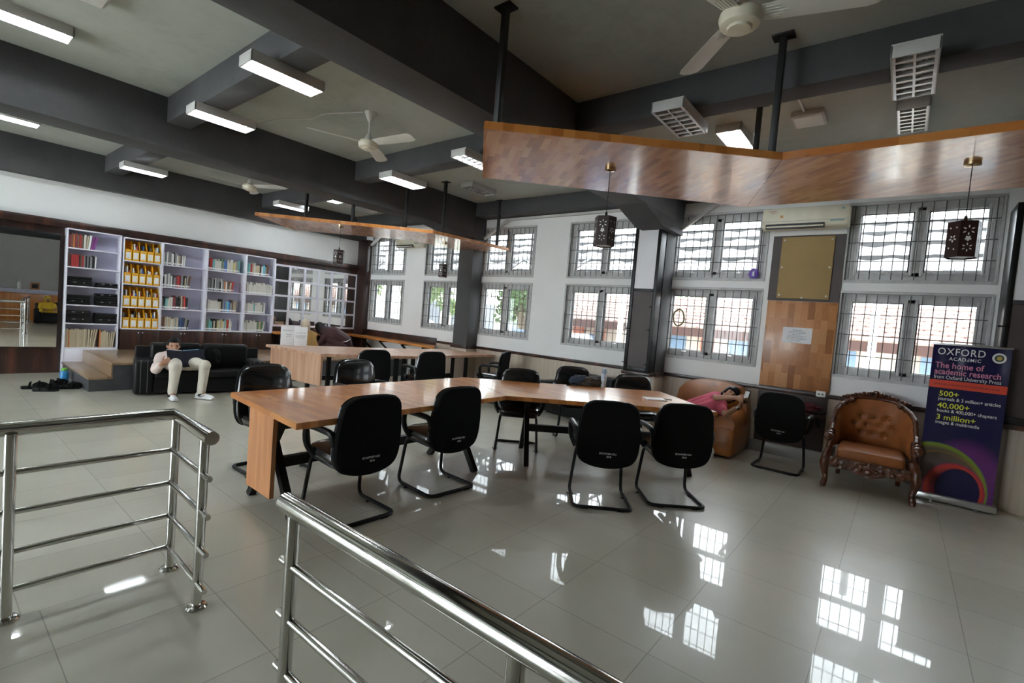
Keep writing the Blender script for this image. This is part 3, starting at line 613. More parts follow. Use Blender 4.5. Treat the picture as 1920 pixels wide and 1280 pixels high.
for k, z in enumerate(SH):
    wh = ['bottom', 'third', 'second', 'top'][k]; rr = random.Random(90+k)
    for i in range(5):
        y = CY[0]+.026+i*.1055
        if k == 0 and i > 0: y += .004
        mfile(y, z, f'amber magazine file with white label, {ORD[i]} from the left on the {wh} shelf')
        yy = y+.012+rr.uniform(0, .02)
        for q in range(0 if (k == 3 and i == 0) else rr.choice((2, 3, 3))):
            w = rr.uniform(.008, .02); h = rr.uniform(.22, .3); c = rr.choice(('white', 'white', 'grey', 'black', 'red', 'pale', 'blue'))
            o = mk(lambda bm: box(bm, -.16, -.012, 0, w, 0, h, .001, seg=1), 'magazine', [BM[c]], None, .4); o.location = (BF-.02, yy, z+.0055)
            tag(o, f'{c} magazine, {ORD[q]} from left inside the {ORD[i]} amber file, {wh} shelf', 'magazine', 'magazines in the amber files'); yy += w+.004
# ------------------------------------------------------------------ mirrors
g = thing('grid_mirror', 'mirror grid of square panes in a white frame beside the bookcase', 'mirror', (-10.8, 5.02, .915)); w, h = 2.05, 1.33
mk(lambda bm: [box(bm, 0, .02, w*k/6-(.025 if k else 0)+(.0 if k else 0), w*k/6+.025, 0, h) for k in range(7)] + [box(bm, 0, .0195, 0, w+.016, h*k/4-.022, h*k/4+.022) for k in range(5)] and None, 'frame', M['lilacw'], g)
for a in range(6):
    for b in range(4):
        p = mk(lambda bm: box(bm, 0, .004, w*a/6+.026, w*(a+1)/6-.026, h*b/4+.023, h*(b+1)/4-.023), 'mirror_pane', M['mirror'], g, 0)
g = thing('wall_mirror', 'large frameless mirror in the dark panelling at the picture edge', 'mirror', (-10.695, 1.53, .43), math.radians(-4))
mk(lambda bm: box(bm, -.012, 0, -1.4, 0, 0, 1.74), 'mirror_pane', M['mirror'], g, 0)
mk(lambda bm: box(bm, -.03, -.0125, -1.41, .012, -.012, 1.752), 'backing', M['dwood'], g)
mk(lambda bm: box(bm, -.03, .03, -1.42, .012, 1.74, 1.83, .003), 'top_moulding', M['bmetal'], g)
# ------------------------------------------------------------------ counters in the far corner
g = thing('wall_counter', 'wooden wall counter under the corner windows with black brackets', 'counter', (0, 0, .745))
mk(lambda bm: prism(bm, [(-10.43, 6.75), (-7.42, 6.75), (-7.85, 7.165), (-10.43, 7.165)], 0, .045, bev=.004), 'worktop', M['orange_wood'], g)
for x in (-10.1, -9.4, -8.6, -7.9): mk(lambda bm: (bar(bm, (x, 7.165, -.02), (x, 6.85, -.02), .04), bar(bm, (x, 7.165, -.28), (x, 6.86, -.03), .035)), 'bracket', M['bmetal'], g)
g = thing('wall_counter', 'wooden wall counter below the mirror grid', 'counter', (0, 0, .745))
mk(lambda bm: box(bm, -10.795, -10.44, 4.97, 7.05, 0, .045, .004), 'worktop', M['orange_wood'], g)
for y in (5.1, 6.0, 6.9): mk(lambda bm: (bar(bm, (-10.79, y, -.02), (-10.5, y, -.02), .04), bar(bm, (-10.79, y, -.26), (-10.52, y, -.03), .035)), 'bracket', M['bmetal'], g)
tag(mk(lambda bm: [box(bm, -10.7, -10.5, 6.35, 6.62, .7905, .795, .001), box(bm, -10.68, -10.48, 6.45, 6.7, .796, .80, .001, M=None)] and None, 'paper_sheets', M['paper']), 'loose white sheets on the corner counter', 'papers')
def lathe_thing(name, label, cat, loc, parts, group=None):
    g = thing(name, label, cat, loc, 0, group)
    for nm, prof, m in parts: mk(lambda bm: lathe(bm, prof, 20), nm, m, g)
    return g
lathe_thing('water_bottle', 'small pale blue bottle on the corner counter below the mirror grid', 'bottle', (-10.62, 6.2, .7905), [('body', [(.001, 0), (.033, 0), (.034, .15), (.02, .18), (.001, .18)], flat('pale_blue_plastic', (.3, .42, .7), .3)), ('cap', [(.001, .18), (.017, .18), (.017, .205), (.001, .205)], M['white'])])
# ------------------------------------------------------------------ meeting tables
def ztable(name, label, near, far, zt, trestles, panel, topm, pm):
    g = thing(name, label, 'table', (*near[1], 0)); o = near[1]; L = lambda p: (p[0]-o[0], p[1]-o[1])
    for k in range(2): mk(lambda bm: prism(bm, [L(near[k]), L(near[k+1]), L(far[k+1]), L(far[k])], zt-.042, zt, bev=.004), 'tabletop', topm, g)
    for (a, b), style in trestles:
        a, b = V((*L(a), 0)), V((*L(b), 0)); d = (b-a).normalized(); up = V((0, 0, 1))
        if style == 'x':
            q = [(a, b, .0), (b, a, .0)]
            for p0, p1, off in q: 
                mk(lambda bm: bar(bm, p0, p0.lerp(p1, .72)+up*(zt-.045), .05, .055, up=d), 'leg', M['bmetal'], g)
            mk(lambda bm: bar(bm, a.lerp(b, -.02)+up*(zt-.06), a.lerp(b, 1.02)+up*(zt-.06), .05, .03), 'top_rail', M['bmetal'], g)
        else:
            for t in (0, .5, 1): mk(lambda bm: bar(bm, a.lerp(b, t), a.lerp(b, t)+up*(zt-.045), .05, .05), 'leg', M['bmetal'], g)
            mk(lambda bm: bar(bm, a+up*.12, b+up*.12, .04, .05), 'foot_rail', M['bmetal'], g)
    for k in range(0, len(trestles)-1, 2):
        m0 = [V((*L(trestles[k+q][0][0]), 0)).lerp(V((*L(trestles[k+q][0][1]), 0)), .5)+up*.33 for q in (0, 1)]
        mk(lambda bm: bar(bm, m0[0], m0[1], .05, .075), 'stretcher', M['bmetal'], g)
    a, b, z0 = panel; a, b = V((*L(a), 0)), V((*L(b), 0))
    mk(lambda bm: bar(bm, a+up*(z0+zt-.043)/2, b+up*(z0+zt-.043)/2, .03, zt-.043-z0), 'end_panel', pm, g)
    return g
N1 = [(-2.85, 1.51), (-2.93, 3.64), (-1.35, 5.0)]; F1 = [(-4.03, 1.59), (-4.04, 4.18), (-2.28, 5.84)]
ztable('meeting_table', 'large bent orange-wood meeting table on black X-frame legs in the middle of the room', N1, F1, .76,
       [(((-3.1, 1.66), (-3.8, 1.68)), 'x'), (((-3.1, 3.46), (-3.8, 3.5)), 'x'), (((-2.9, 4.02), (-3.38, 4.55)), 'x'), (((-1.62, 5.18), (-2.08, 5.72)), 'x')], ((-3.3, 1.6), (-3.68, 1.605), .13), M['orange_wood'], M['endpanel'])
N2 = [(-6.46, 3.72), (-6.02, 5.05), (-6.1, 7.1)]; F2 = [(-7.86, 3.58), (-7.25, 5.6), (-7.05, 7.15)]
ztable('meeting_table', 'second long wood-topped table standing behind, ending at the plain grey pillar', N2, F2, .775,
       [(((-6.62, 3.95), (-7.6, 3.85)), 'p'), (((-6.3, 4.95), (-7.2, 5.3)), 'p'), (((-6.2, 5.2), (-7.15, 5.6)), 'p'), (((-6.25, 6.5), (-7.0, 6.55)), 'p')], ((-6.5, 3.77), (-7.78, 3.64), .3), M['laminate'], M['laminate'])
# ------------------------------------------------------------------ visitor chairs
def make_chair(label):
    g = thing('visitor_chair', label, 'chair', (0, 0, 0), 0, 'black cantilever visitor chairs')
    mk(lambda bm: tube(bm, arc([(-.19, .1, .425), (-.205, .2, .40), (-.235, .245, .016), (-.245, -.225, .016), (.245, -.225, .016), (.235, .245, .016), (.205, .2, .40), (.19, .1, .425)], .07, 5), .0145, 10), 'sled_frame', M['bmetal'], g)
    mk(lambda bm: [box(bm, x-.03, x+.03, y-.012, y+.012, 0, .006, .002) for x, y in ((-.15, -.225), (.15, -.225), (-.24, .1), (.24, .1))] and None, 'floor_glide', M['bplastic'], g)
    mk(lambda bm: pad(bm, rrect(.47, .47, .13, 6, 0, .03), .085, M=T(0, 0, .415, rx=.03), edge=.45, puff=.012), 'seat', M['vinyl'], g)
    mk(lambda bm: pad(bm, rrect(.43, .42, .1, 5, 0, .03), .02, M=T(0, 0, .398, rx=.03)), 'seat_pan', M['bplastic'], g)
    pts = []
    for x, z in [(-.12, .352), (-.225, .39), (-.262, .48), (-.264, .62), (-.228, .855), (-.16, .905), (0, .915), (.16, .905), (.228, .855), (.264, .62), (.262, .48), (.225, .39), (.12, .352), (0, .342)]: pts.append((x, z))
    sm = [(p.x, p.y) for p in arc([(x, z, 0) for x, z in pts], .09, 4, True)]
    def shell(y0, y1, inset, e):
        cz = .62
        def rg(k, y): 
            out = []
            for x, z in sm:
                L = math.hypot(x, z-cz); s = (L-k-inset)/L; xx, zz = x*s, cz+(z-cz)*s
                out.append(V((xx, y-.035*(zz-.35)/.5-.0*xx*xx+.45*xx*xx, zz)))
            return out
        return [rg(e, y0), rg(e*.25, y0+(y1-y0)*.25), rg(0, (y0+y1)/2), rg(e*.25, y0+(y1-y0)*.75), rg(e, y1)]
    mk(lambda bm: loft(bm, shell(-.235, -.195, 0, .012)), 'backrest', M['fabric'], g)
    mk(lambda bm: loft(bm, shell(-.2, -.145, .004, .03)), 'back_cushion', M['vinyl'], g)
    for s in (-1, 1):
        mk(lambda bm: tube(bm, arc([(s*.25, -.185, .57), (s*.265, -.17, .655), (s*.262, .02, .665), (s*.262, .15, .655), (s*.255, .165, .52), (s*.225, .12, .43)], .09, 5), [.03]*3+[.024]*20+[.024]*20, 8, flat=.75) if False else tube(bm, arc([(s*.25, -.185, .57), (s*.265, -.17, .655), (s*.28, .02, .665), (s*.28, .16, .655), (s*.272, .165, .52), (s*.225, .12, .43)], .09, 5), .023, 10), 'armrest', M['bplastic'], g)
    B = T(0, -.2345, .44) @ Matrix.Rotation(PI/2+.07, 4, 'X')
    text('inventory_marking', 'BCN.PNBP.USU', .021, M['paper'], g, T(0, -.242, .468) @ Matrix.Rotation(PI/2-.07, 4, 'X'), 'CENTER')
    text('inventory_marking', '2018', .02, M['paper'], g, T(.01, -.2405, .442) @ Matrix.Rotation(PI/2-.07, 4, 'X'), 'CENTER')
    return g
CH = [(-3.03, 2.04, 178, 'black chair at the meeting table, back turned, closest to the hanging end panel'),
      (-3.06, 2.93, 176, 'black chair, second from the end panel along the meeting table, back turned'),
      (-1.93, 3.79, 127, 'black chair past the bend of the meeting table, back turned, left of two'),
      (-1.52, 4.35, 130, 'black chair at the meeting table, back turned, closest to the orange sofa'),
      (-4.28, 2.06, 2, 'glossy black chair facing the viewer behind the corner of the meeting table end'),
      (-4.5, 3.13, 0, 'glossy black chair top rising behind the meeting table, close to the laminate panel'),
      (-3.42, 4.5, -52, 'black chair facing the viewer behind the bend of the meeting table'),
      (-3.38, 5.66, -48, 'glossy black chair behind the dark bag on the meeting table'),
      (-2.53, 5.74, -48, 'glossy black chair behind the meeting table, below the framed pillar board'),
      (-6.0, 4.2, 170, 'black chair at the second table, first from its laminate end panel'),
      (-5.72, 5.02, 172, 'black chair at the second table, second from its laminate end panel'),
      (-5.62, 6.55, 205, 'black chair at the pillar end of the second table, seen from the side'),
      (-1.02, 6.5, 90, 'lone black chair by the dark wall panel beside the carved armchair')]
ch0 = make_chair(CH[0][3])
for k, (x, y, a, lab) in enumerate(CH):
    # a = direction the seat faces; the chair is modelled facing +Y
    if k == 0: ch0.location = (x, y, 0); ch0.rotation_euler = (0, 0, math.radians(a-90))
    else: dup(ch0, (x, y, 0), math.radians(a-90), lab)
# ------------------------------------------------------------------ steel railings
def railing(name, label, path, z, posts, zs, loc):
    g = thing('railing', label, 'railing', loc, 0, 'stainless railings'); P = [V((x-loc[0], y-loc[1], z-.032)) for x, y in path]
    mk(lambda bm: tube(bm, P, .032, 20), 'handrail', M['steel'], g)
    def flange(bm, x, y): lathe(bm, [(.001, 0), (.047, 0), (.047, .006), (.04, .014), (.024, .018), (.001, .018)], 20, T(x, y, 0))
    for x, y in posts:
        x, y = x-loc[0], y-loc[1]
        p = mk(lambda bm: tube(bm, [(x, y, .0), (x, y, z-.045)], .0215, 18), 'post', M['steel'], g); mk(lambda bm: flange(bm, x, y), 'base_flange', M['steel'], p)
    for zz in zs:
        for a, b in zip(path, path[1:]):
            mk(lambda bm: tube(bm, [(a[0]-loc[0], a[1]-loc[1], zz), (b[0]-loc[0], b[1]-loc[1], zz)], .0135, 12), 'rail_bar', M['steel'], g)
railing('railing', 'short stainless railing with a corner post, in front of the sofa', [(-2.42, .885), (-3.0, .905), (-2.97, -1.1)], .885, [(-2.53, .894), (-2.995, .915), (-2.965, .29), (-2.975, -1.05)], [.66, .48, .3, .125], (-2.53, .894, 0))
railing('railing', 'long stainless railing running out of the picture towards the viewer', [(-1.53, .79), (2.6, .84)], .885, [(-1.47, .79), (-.56, .8), (.6, .815), (1.8, .83), (2.5, .838)], [.66, .48, .3, .125], (-1.47, .79, 0))
# ------------------------------------------------------------------ sofas
def sofa(name, label, loc, rz, W, D, H, arm, ah, seat, m, n=2, stitch=True, group=None):
    g = thing(name, label, 'sofa', loc, rz, group)
    mk(lambda bm: box(bm, .02, W-.02, .03, D-.02, .03, seat-.1, .02), 'base', m, g)
    for x in (0, W-arm):
        a = mk(lambda bm: box(bm, x, x+arm, 0, D-.02, .02, ah, .045, seg=4), 'arm', m, g)
        if stitch: mk(lambda bm: [tube(bm, arc([(x+k, -.001, .05), (x+k, -.001, ah+.001), (x+k, D*.7, ah+.001)], .05, 4), .002, 5) for k in (arm*.33, arm*.66)] and None, 'stitching', M['stitch'], a)
    w = (W-2*arm)/n
    for k in range(n):
        mk(lambda bm: box(bm, arm+k*w+.004, arm+(k+1)*w-.004, -.005, D-.16, seat-.12, seat, .035, seg=4), 'seat_cushion', m, g)
        mk(lambda bm: box(bm, arm*.8+k*(W-1.6*arm)/n+.004, arm*.8+(k+1)*(W-1.6*arm)/n-.004, D-.2, D-.015, seat-.03, H, .05, seg=4, M=T(0, .02, 0)), 'back_cushion', m, g)
    mk(lambda bm: box(bm, .02, W-.02, D-.08, D, .05, H-.06, .02), 'back_frame', m, g)
    return g
sofa('leather_sofa', 'black leather two-seat sofa against the wooden platform, holding the reading man', (-8.2, 1.97, 0), math.radians(78), 1.66, .545, .72, .235, .5, .36, M['blackleather'])
sofa('leather_sofa', 'low black leather sofa under the windows behind the meeting table', (-4.72, 6.66, 0), math.radians(-12), 1.42, .6, .7, .2, .52, .38, M['blackleather'], stitch=False)
# orange sofa
g = thing('leather_armchair', 'rounded orange leather sofa by the window wall holding the lying person', 'sofa', (-1.97, 6.3, 0), 0)
mk(lambda bm: box(bm, -.36, .36, .04, .74, .03, .3, .02), 'base', M['orange_leather'], g)
for s in (-1, 1):
    mk(lambda bm: (box(bm, s*.35-.125, s*.35+.125, 0, .76, .025, .4, .05, seg=4), tube(bm, [(s*.36, .01, .42), (s*.36, .3, .43), (s*.36, .7, .5)], .115, 14)), 'arm', M['orange_leather'], g)
mk(lambda bm: box(bm, -.25, .25, -.01, .6, .26, .41, .05, seg=4), 'seat_cushion', M['orange_leather'], g)
mk(lambda bm: loft(bm, [[V((.47*k*c, y+.06*(1-abs(k)), z)) for k, c, z in ((-1, 1, .1), (-1, 1, .55), (-.93, 1, .72), (-.72, 1, .84), (-.4, 1, .88), (0, 1, .89), (.4, 1, .88), (.72, 1, .84), (.93, 1, .72), (1, 1, .55), (1, 1, .1))] for y in (.58, .64, .76, .82)]), 'back', M['orange_leather'], g)
# ------------------------------------------------------------------ carved armchair
g = thing('carved_armchair', 'carved dark wood armchair with tufted tan leather, standing beside the dark banner', 'armchair', (-.155, 6.22, 0), math.radians(2))
def plan(s):  # s in -1..1 around the barrel back
    a = s*1.66; return V((.36*math.copysign(abs(math.sin(a))**.62, s), .36+.38*math.cos(a)-.1*max(0, abs(s)-.75)*4*.3, 0))
def topz(s):
    s = abs(s); 
    for (a, b), (c, d) in zip(((0, .93), (.2, .91), (.36, .86), (.52, .82), (.7, .76), (.84, .61), (1, .55)), ((.2, .91), (.36, .86), (.52, .82), (.7, .76), (.84, .61), (1, .55), (1.01, .55))):
        if s <= c: return b+(d-b)*(s-a)/(c-a)
    return .55
S = [-1+2*k/80 for k in range(81)]
TUFT = [(x, z) for z, xs in ((.72, (-.11, 0, .11)), (.63, (-.165, -.055, .055, .165)), (.54, (-.11, 0, .11))) for x in xs]
def uph(bm):
    rings = []
    for s in S:
        p = plan(s); c = V((0, .33, 0)); d = (c-p).normalized(); zt = topz(s); r = []
        for k in range(25):
            z = .36+(zt-.36)*k/24; pf = .06*math.sin(PI*(k/24)**.7)*(1 if abs(s) < .9 else .6); q = p+d*pf; q.z = z
            for tx, tz in TUFT:
                if abs(s) < .6: q -= d*.045*math.exp(-((q.x-tx)**2+(z-tz)**2)/.0009)
            r.append(q)
        for k in (24, 0): q = p-d*.03; q.z = .36+(zt-.36)*k/24; r.append(q)
        rings.append(r)
    loft(bm, rings)
mk(uph, 'back_upholstery', M['leather'], g, 1.2)
def buttonpos(tx, tz):
    st = min(S, key=lambda s: abs(plan(s).x*.86-tx)+(9 if abs(s) > .6 else 0)); p = plan(st); d = (V((0, .33, 0))-p).normalized(); q = p+d*(.06*math.sin(PI*((tz-.36)/(topz(st)-.36))**.7)-.034); return (q.x, q.y, tz)
for tx, tz in TUFT: mk(lambda bm: ball(bm, buttonpos(tx, tz), .014, 10), 'button', M['leather'], g)
mk(lambda bm: box(bm, -.29, .29, .0, .62, .3, .425, .045, seg=4), 'seat_cushion', M['leather'], g)
def rail(bm):
    pts = []
    for s in S:
        p = plan(s); p += (p-V((0, .33, 0))).normalized()*.012; p.z = topz(s)+.01; pts.append(p)
    tube(bm, pts, [.021+.007*abs(math.sin(k*1.3)) for k in range(81)], 10)
    for s in (-1, 1):
        p = plan(s); tube(bm, [(p.x, p.y+.02, .56), (p.x, p.y-.03, .5), (p.x+s*.01, p.y-.02, .4), (p.x+s*.015, p.y-.01, .3)], [.036, .034, .03, .034], 10)
mk(rail, 'carved_rail', M['carved'], g, 1)
def crest(bm):
    for k in range(-7, 8):
        x = k*.038; z = .945+.075*math.cos(k/7*1.45)-.03; ball(bm, (x, .735, z), (.024, .022, .02+.006*(k % 2)), 10)
    for x, z, r in ((0, 1.0, .034), (-.045, .99, .024), (.045, .99, .024), (0, .965, .03), (-.22, .885, .028), (.22, .885, .028), (-.27, .85, .024), (.27, .85, .024)): ball(bm, (x, .735-abs(x)*.25, z), (r, .03, r), 12)
    tube(bm, [(x*.04, .735, .915+.055*math.cos(x*.2)) for x in range(-8, 9)], .014, 8)
mk(crest, 'crest', M['carved'], g, 1)
for s in (-1, 1):
    mk(lambda bm: (ball(bm, (s*.37, .0, .535), (.048, .05, .045), 14), ball(bm, (s*.372, -.03, .515), (.03, .025, .03), 10), ball(bm, (s*.365, .03, .575), (.03, .035, .025), 10)), 'arm_scroll', M['carved'], g, 1)
    mk(lambda bm: tube(bm, [(s*.35, .04, .4), (s*.372, .0, .32), (s*.385, -.02, .25), (s*.375, -.005, .16), (s*.36, -.005, .09), (s*.372, -.035, .03), (s*.376, -.05, .0)], [.04, .045, .046, .032, .024, .032, .022], 12), 'leg', M['carved'], g, 1)
    mk(lambda bm: tube(bm, [(s*.27, .63, .34), (s*.275, .68, .15), (s*.28, .72, .0)], [.035, .028, .022], 10), 'leg', M['carved'], g, 1)
def apron(bm):
    pr = [(-.34, .33), (.34, .33), (.34, .24), (.26, .21), (.16, .225), (.08, .19), (0, .17), (-.08, .19), (-.16, .225), (-.26, .21), (-.34, .24)]
    prism(bm, pr, -.035, .0, M=XZ @ Matrix.Identity(4), bev=.006)
    for x, z, r in ((0, .235, .04), (-.07, .25, .026), (.07, .25, .026), (-.2, .25, .03), (.2, .25, .03), (-.13, .255, .02), (.13, .255, .02), (-.28, .25, .025), (.28, .25, .025)): ball(bm, (x, -.03, z), (r, .018, r*.8), 10)
    for s in (-1, 1): box(bm, s*.34-.02, s*.34+.02, 0, .6, .24, .33, .008)
mk(apron, 'carved_apron', M['carved'], g, 1)
mk(lambda bm: [ball(bm, (-.31+.0388*k, -.037, .322), .006, 6) for k in range(17)] and None, 'stud_row', M['brass'], g)
# ------------------------------------------------------------------ roll-up banner
g = thing('roll_up_banner', 'dark blue roll-up banner stand with large lettering at the right, beside the armchair', 'banner', (.245, 6.63, 0), math.radians(0))
BW, BH = .575, 1.605
n = NT('banner_print'); sp = n.add('ShaderNodeSeparateXYZ', i_0=n.co('Object')); X, Z = sp.outputs[0], sp.outputs[2]
def dd(cx, cz, a=1, b=1): return n.math('SQRT', n.math('ADD', n.math('POWER', n.math('ABSOLUTE', n.math('DIVIDE', n.math('SUBTRACT', X, cx), a)), 2), n.math('POWER', n.math('ABSOLUTE', n.math('DIVIDE', n.math('SUBTRACT', Z, cz), b)), 2)))
c = n.mix(n.ramp(dd(.34, .2, .36, .5), [(.75, (1, 1, 1)), (1.0, (0, 0, 0))]), (.014, .013, .055), (.13, .03, .16))
c = n.mix(n.ramp(dd(.12, .14, .42, .47), [(.97, (1, 1, 1)), (1.0, (0, 0, 0))]), c, n.ramp(dd(.12, .14, .42, .47), [(.6, (.10, .07, .07)), (.86, (.13, .1, .06)), (.95, (.22, .30, .03)), (1.0, (.08, .16, .1))]))
c = n.mix(n.ramp(dd(.17, .13, .345, .39), [(.985, (0, 0, 0)), (.99, (1, 1, 1)), (1.0, (1, 1, 1)), (1.005, (0, 0, 0))]), c, (.5, .2, .04))
c = n.mix(n.ramp(dd(.28, .14, .24, .285), [(.97, (1, 1, 1)), (1.0, (0, 0, 0))]), c, n.ramp(dd(.28, .14, .24, .285), [(.7, (.22, .03, .05)), (.88, (.55, .05, .03)), (1, (.3, .03, .1))]))
c = n.mix(n.ramp(dd(.31, .15, .17, .225), [(.97, (1, 1, 1)), (1.0, (0, 0, 0))]), c, (.016, .014, .06))
n.set(Base_Color=c, Roughness=.25); n.b.inputs['Specular IOR Level'].default_value = .35
def sheet(bm):
    N = 24; a = []
    for k in range(N+1):
        x = BW*k/N; y = .006*math.sin(x*17)+.004*math.sin(x*41); a.append((x, y))
    rings = []
    for z in (.075, .5, 1.0, 1.25, 1.4, 1.5, BH):
        am = .15 if z < 1.2 else min(1, (z-1.1)/.35)*(1 if z < BH else .2)
        rings.append([V((x, y*am-.001, z)) for x, y in a]+[V((x, y*am+.001, z)) for x, y in a[::-1]])
    loft(bm, rings)
mk(sheet, 'printed_sheet', n.m, g, 1)
mk(lambda bm: (box(bm, -.02, BW+.03, -.05, .05, .012, .08, .012), ), 'base_cassette', M['silver'], g)
mk(lambda bm: [tube(bm, [(x, -.1, .01), (x, .1, .01)], .012, 8) for x in (.12, BW-.12)] and None, 'foot', M['silver'], g)
mk(lambda bm: box(bm, -.008, BW+.008, -.009, .009, BH-.004, BH+.016, .004), 'top_bar', M['silver'], g)
mk(lambda bm: tube(bm, [(BW/2, .03, .05), (BW/2, .02, BH)], .008, 8), 'support_pole', M['silver'], g)
mk(lambda bm: box(bm, .002, BW-.002, -.006, -.003, 1.165, 1.245), 'red_stripe', flat('red_print', (.62, .06, .03), .35), g)
FM = Matrix.Rotation(PI/2, 4, 'X'); tx = lambda x, z: T(x, -.0095, z) @ FM
white_ink = flat('white_print', (.75, .75, .76), .4); pink_ink = flat('pink_print', (.62, .22, .36), .4); yel_ink = flat('yellow_print', (.72, .74, .05), .4)
text('lettering', 'OXFORD', .098, white_ink, g, tx(.035, 1.505), sx=.82, bold=.0004, space=1.12)
text('lettering', 'ACADEMIC', .046, white_ink, g, tx(.13, 1.452), sx=.92, bold=.0004, space=1.16)
text('lettering', 'The home of', .082, pink_ink, g, tx(.03, 1.37), sx=.84, bold=.0009)
text('lettering', 'academic research', .082, pink_ink, g, tx(.03, 1.305), sx=.80, bold=.0009)
text('lettering', 'from Oxford University Press', .054, white_ink, g, tx(.03, 1.258), sx=.76)
mk(lambda bm: scrawl(bm, [(.04, .53, 1.203)], -.0065, .02), 'stripe_print', flat('dark_red_print', (.35, .03, .02), .5), g, 0).location = (0, 0, 0)
for z, a, b in ((1.085, '500+', 'journals & 3 million+ articles'), (.965, '40,000+', 'books & 400,000+ chapters'), (.845, '3 million+', 'images & multimedia')):
    text('lettering', a, .074, yel_ink, g, tx(.085, z), sx=1.0, bold=.0008); text('lettering', b, .047, white_ink, g, tx(.085, z-.043), sx=.84, bold=.0003)
e = mk(lambda bm: lathe(bm, [(.001, 0), (.05, 0), (.05, .002), (.001, .002)], 28, T(.49, -.0095, 1.51, rx=PI/2)), 'emblem', white_ink, g)
mk(lambda bm: lathe(bm, [(.001, 0), (.034, 0), (.034, .002), (.001, .002)], 24, T(.49, -.0112, 1.51, rx=PI/2)), 'emblem_ring', flat('dark_green_print', (.04, .06, .04)), e)
mk(lambda bm: lathe(bm, [(.001, 0), (.022, 0), (.022, .002), (.001, .002)], 5, T(.49, -.0128, 1.51, rx=PI/2)), 'emblem_centre', flat('ochre_print', (.5, .36, .08)), e)
# ------------------------------------------------------------------ people
def remeshed(name, fn, m, parent, voxel=.007, smooth=3):
    bm = bmesh.new(); fn(bm); me = bpy.data.meshes.new(name); bm.to_mesh(me); bm.free()
    o = bpy.data.objects.new(name, me); C.objects.link(o)
    r = o.modifiers.new('r', 'REMESH'); r.mode = 'VOXEL'; r.voxel_size = voxel
    s = o.modifiers.new('s', 'SMOOTH'); s.iterations = smooth; s.factor = .5
    bpy.context.view_layer.update()
    nm = bpy.data.meshes.new_from_object(o.evaluated_get(bpy.context.evaluated_depsgraph_get()))
    o.modifiers.clear(); o.data = nm; bpy.data.meshes.remove(me); nm.name = name
    nm.materials.clear(); nm.materials.append(m); nm.shade_smooth()
    if parent is not None: o.parent = parent
    return o
def limb(bm, pts, rad, seg=14):
    tube(bm, pts, rad, seg)
    for p, r in zip(pts, rad): ball(bm, p, r*.995, 12)
def headmesh(bm, Mh):
    t = bmesh.new(); bmesh.ops.create_uvsphere(t, u_segments=36, v_segments=26, radius=1)
    for v in t.verts:
        x, y, z = v.co
        ny, nx = 1.0, 1.0
        if z < 0: ny = 1-.34*(-z)**1.4; nx = 1-.18*(-z)**1.5
        if x < 0: nx *= 1.06
        X, Y, Zz = x*.096*nx, y*.076*ny, z*.118
        if x > 0:
            g = lambda cy, cz, sy, sz: math.exp(-((y-cy)/sy)**2-((z-cz)/sz)**2)
            X += .024*g(0, -.2, .13, .17)+.012*g(0, .02, .1, .22)-.010*(g(.36, .06, .18, .12)+g(-.36, .06, .18, .12))+.006*(g(.35, .24, .28, .08)+g(-.35, .24, .28, .08))+.009*g(0, -.5, .28, .08)+.008*g(0, -.85, .3, .15)+.004*(g(.5, -.2, .2, .2)+g(-.5, -.2, .2, .2))
        v.co = (X, Y, Zz)
    merge(bm, t, Mh)
    for s in (-1, 1): ball(bm, (-.005, s*.078, -.01), (.018, .009, .031), 10, Mh)
def face_parts(g, Mh):
    mk(lambda bm: [ball(bm, (.083, s*.029, .008), (.007, .013, .0055), 10, Mh) for s in (-1, 1)] and None, 'eye', flat('dark_eye', (.02, .012, .01), .2), g)
    mk(lambda bm: [tube(bm, [(.088, s*.014, .025), (.09, s*.03, .031), (.08, s*.046, .026)], [.003, .004, .002], 6, Mh) for s in (-1, 1)] and None, 'eyebrow', M['hair'], g)
    mk(lambda bm: (ball(bm, (.086, 0, -.055), (.008, .024, .0055), 10, Mh), ball(bm, (.084, 0, -.063), (.008, .02, .006), 10, Mh)), 'mouth', flat('lips', (.26, .09, .07), .5), g)
def hair(g, Mh, front=.52, m=None, name='hair', side=.12, puff=1.1):
    def f(bm):
        t = bmesh.new(); bmesh.ops.create_uvsphere(t, u_segments=36, v_segments=26, radius=1)
        for v in t.verts:
            x, y, z = v.co; lim = front+.12*max(0, x-.7) if x > .5 else (side if x > .05 else (-.1 if x > -.25 else -.55))
            k = puff+.05*noise.noise(v.co*5) if z > lim else .84
            v.co = V((x*.098*k-.004, y*.079*k, z*.12*k))
        merge(bm, t, Mh)
    return mk(f, name, m or M['hair'], g, 1.2)
def hand(bm, Mw, curl=.5, side=1, s=1.0):
    B = lambda x, y, z: Mw @ V((x*s, y*s*side, z*s))
    for y in (-.028, -.01, .01, .028): limb(bm, [B(0, y*.6, 0), B(.045, y, .002), B(.083, y*1.05, 0)], [.015*s, .0145*s, .0105*s], 8)
    for y, L in ((-.030, .058), (-.0105, .072), (.0105, .078), (.030, .068)):
        p = V((.083, y*1.06, 0)); a = 0; pts = [p.copy()]
        for k, f in enumerate((.45, .32, .25)):
            a += curl*(.9 if k else .6); p = p+V((math.cos(a), y*.6*(1-curl*.5)*.5, -math.sin(a)))*L*f; pts.append(p.copy())
        limb(bm, [B(*q) for q in pts], [.0098*s, .0092*s, .0085*s, .007*s], 8)
    limb(bm, [B(.02, .02, -.004), B(.045, .05, -.012), B(.072, .064, -.024), B(.094, .062, -.036)], [.015*s, .0125*s, .0105*s, .0085*s], 8)
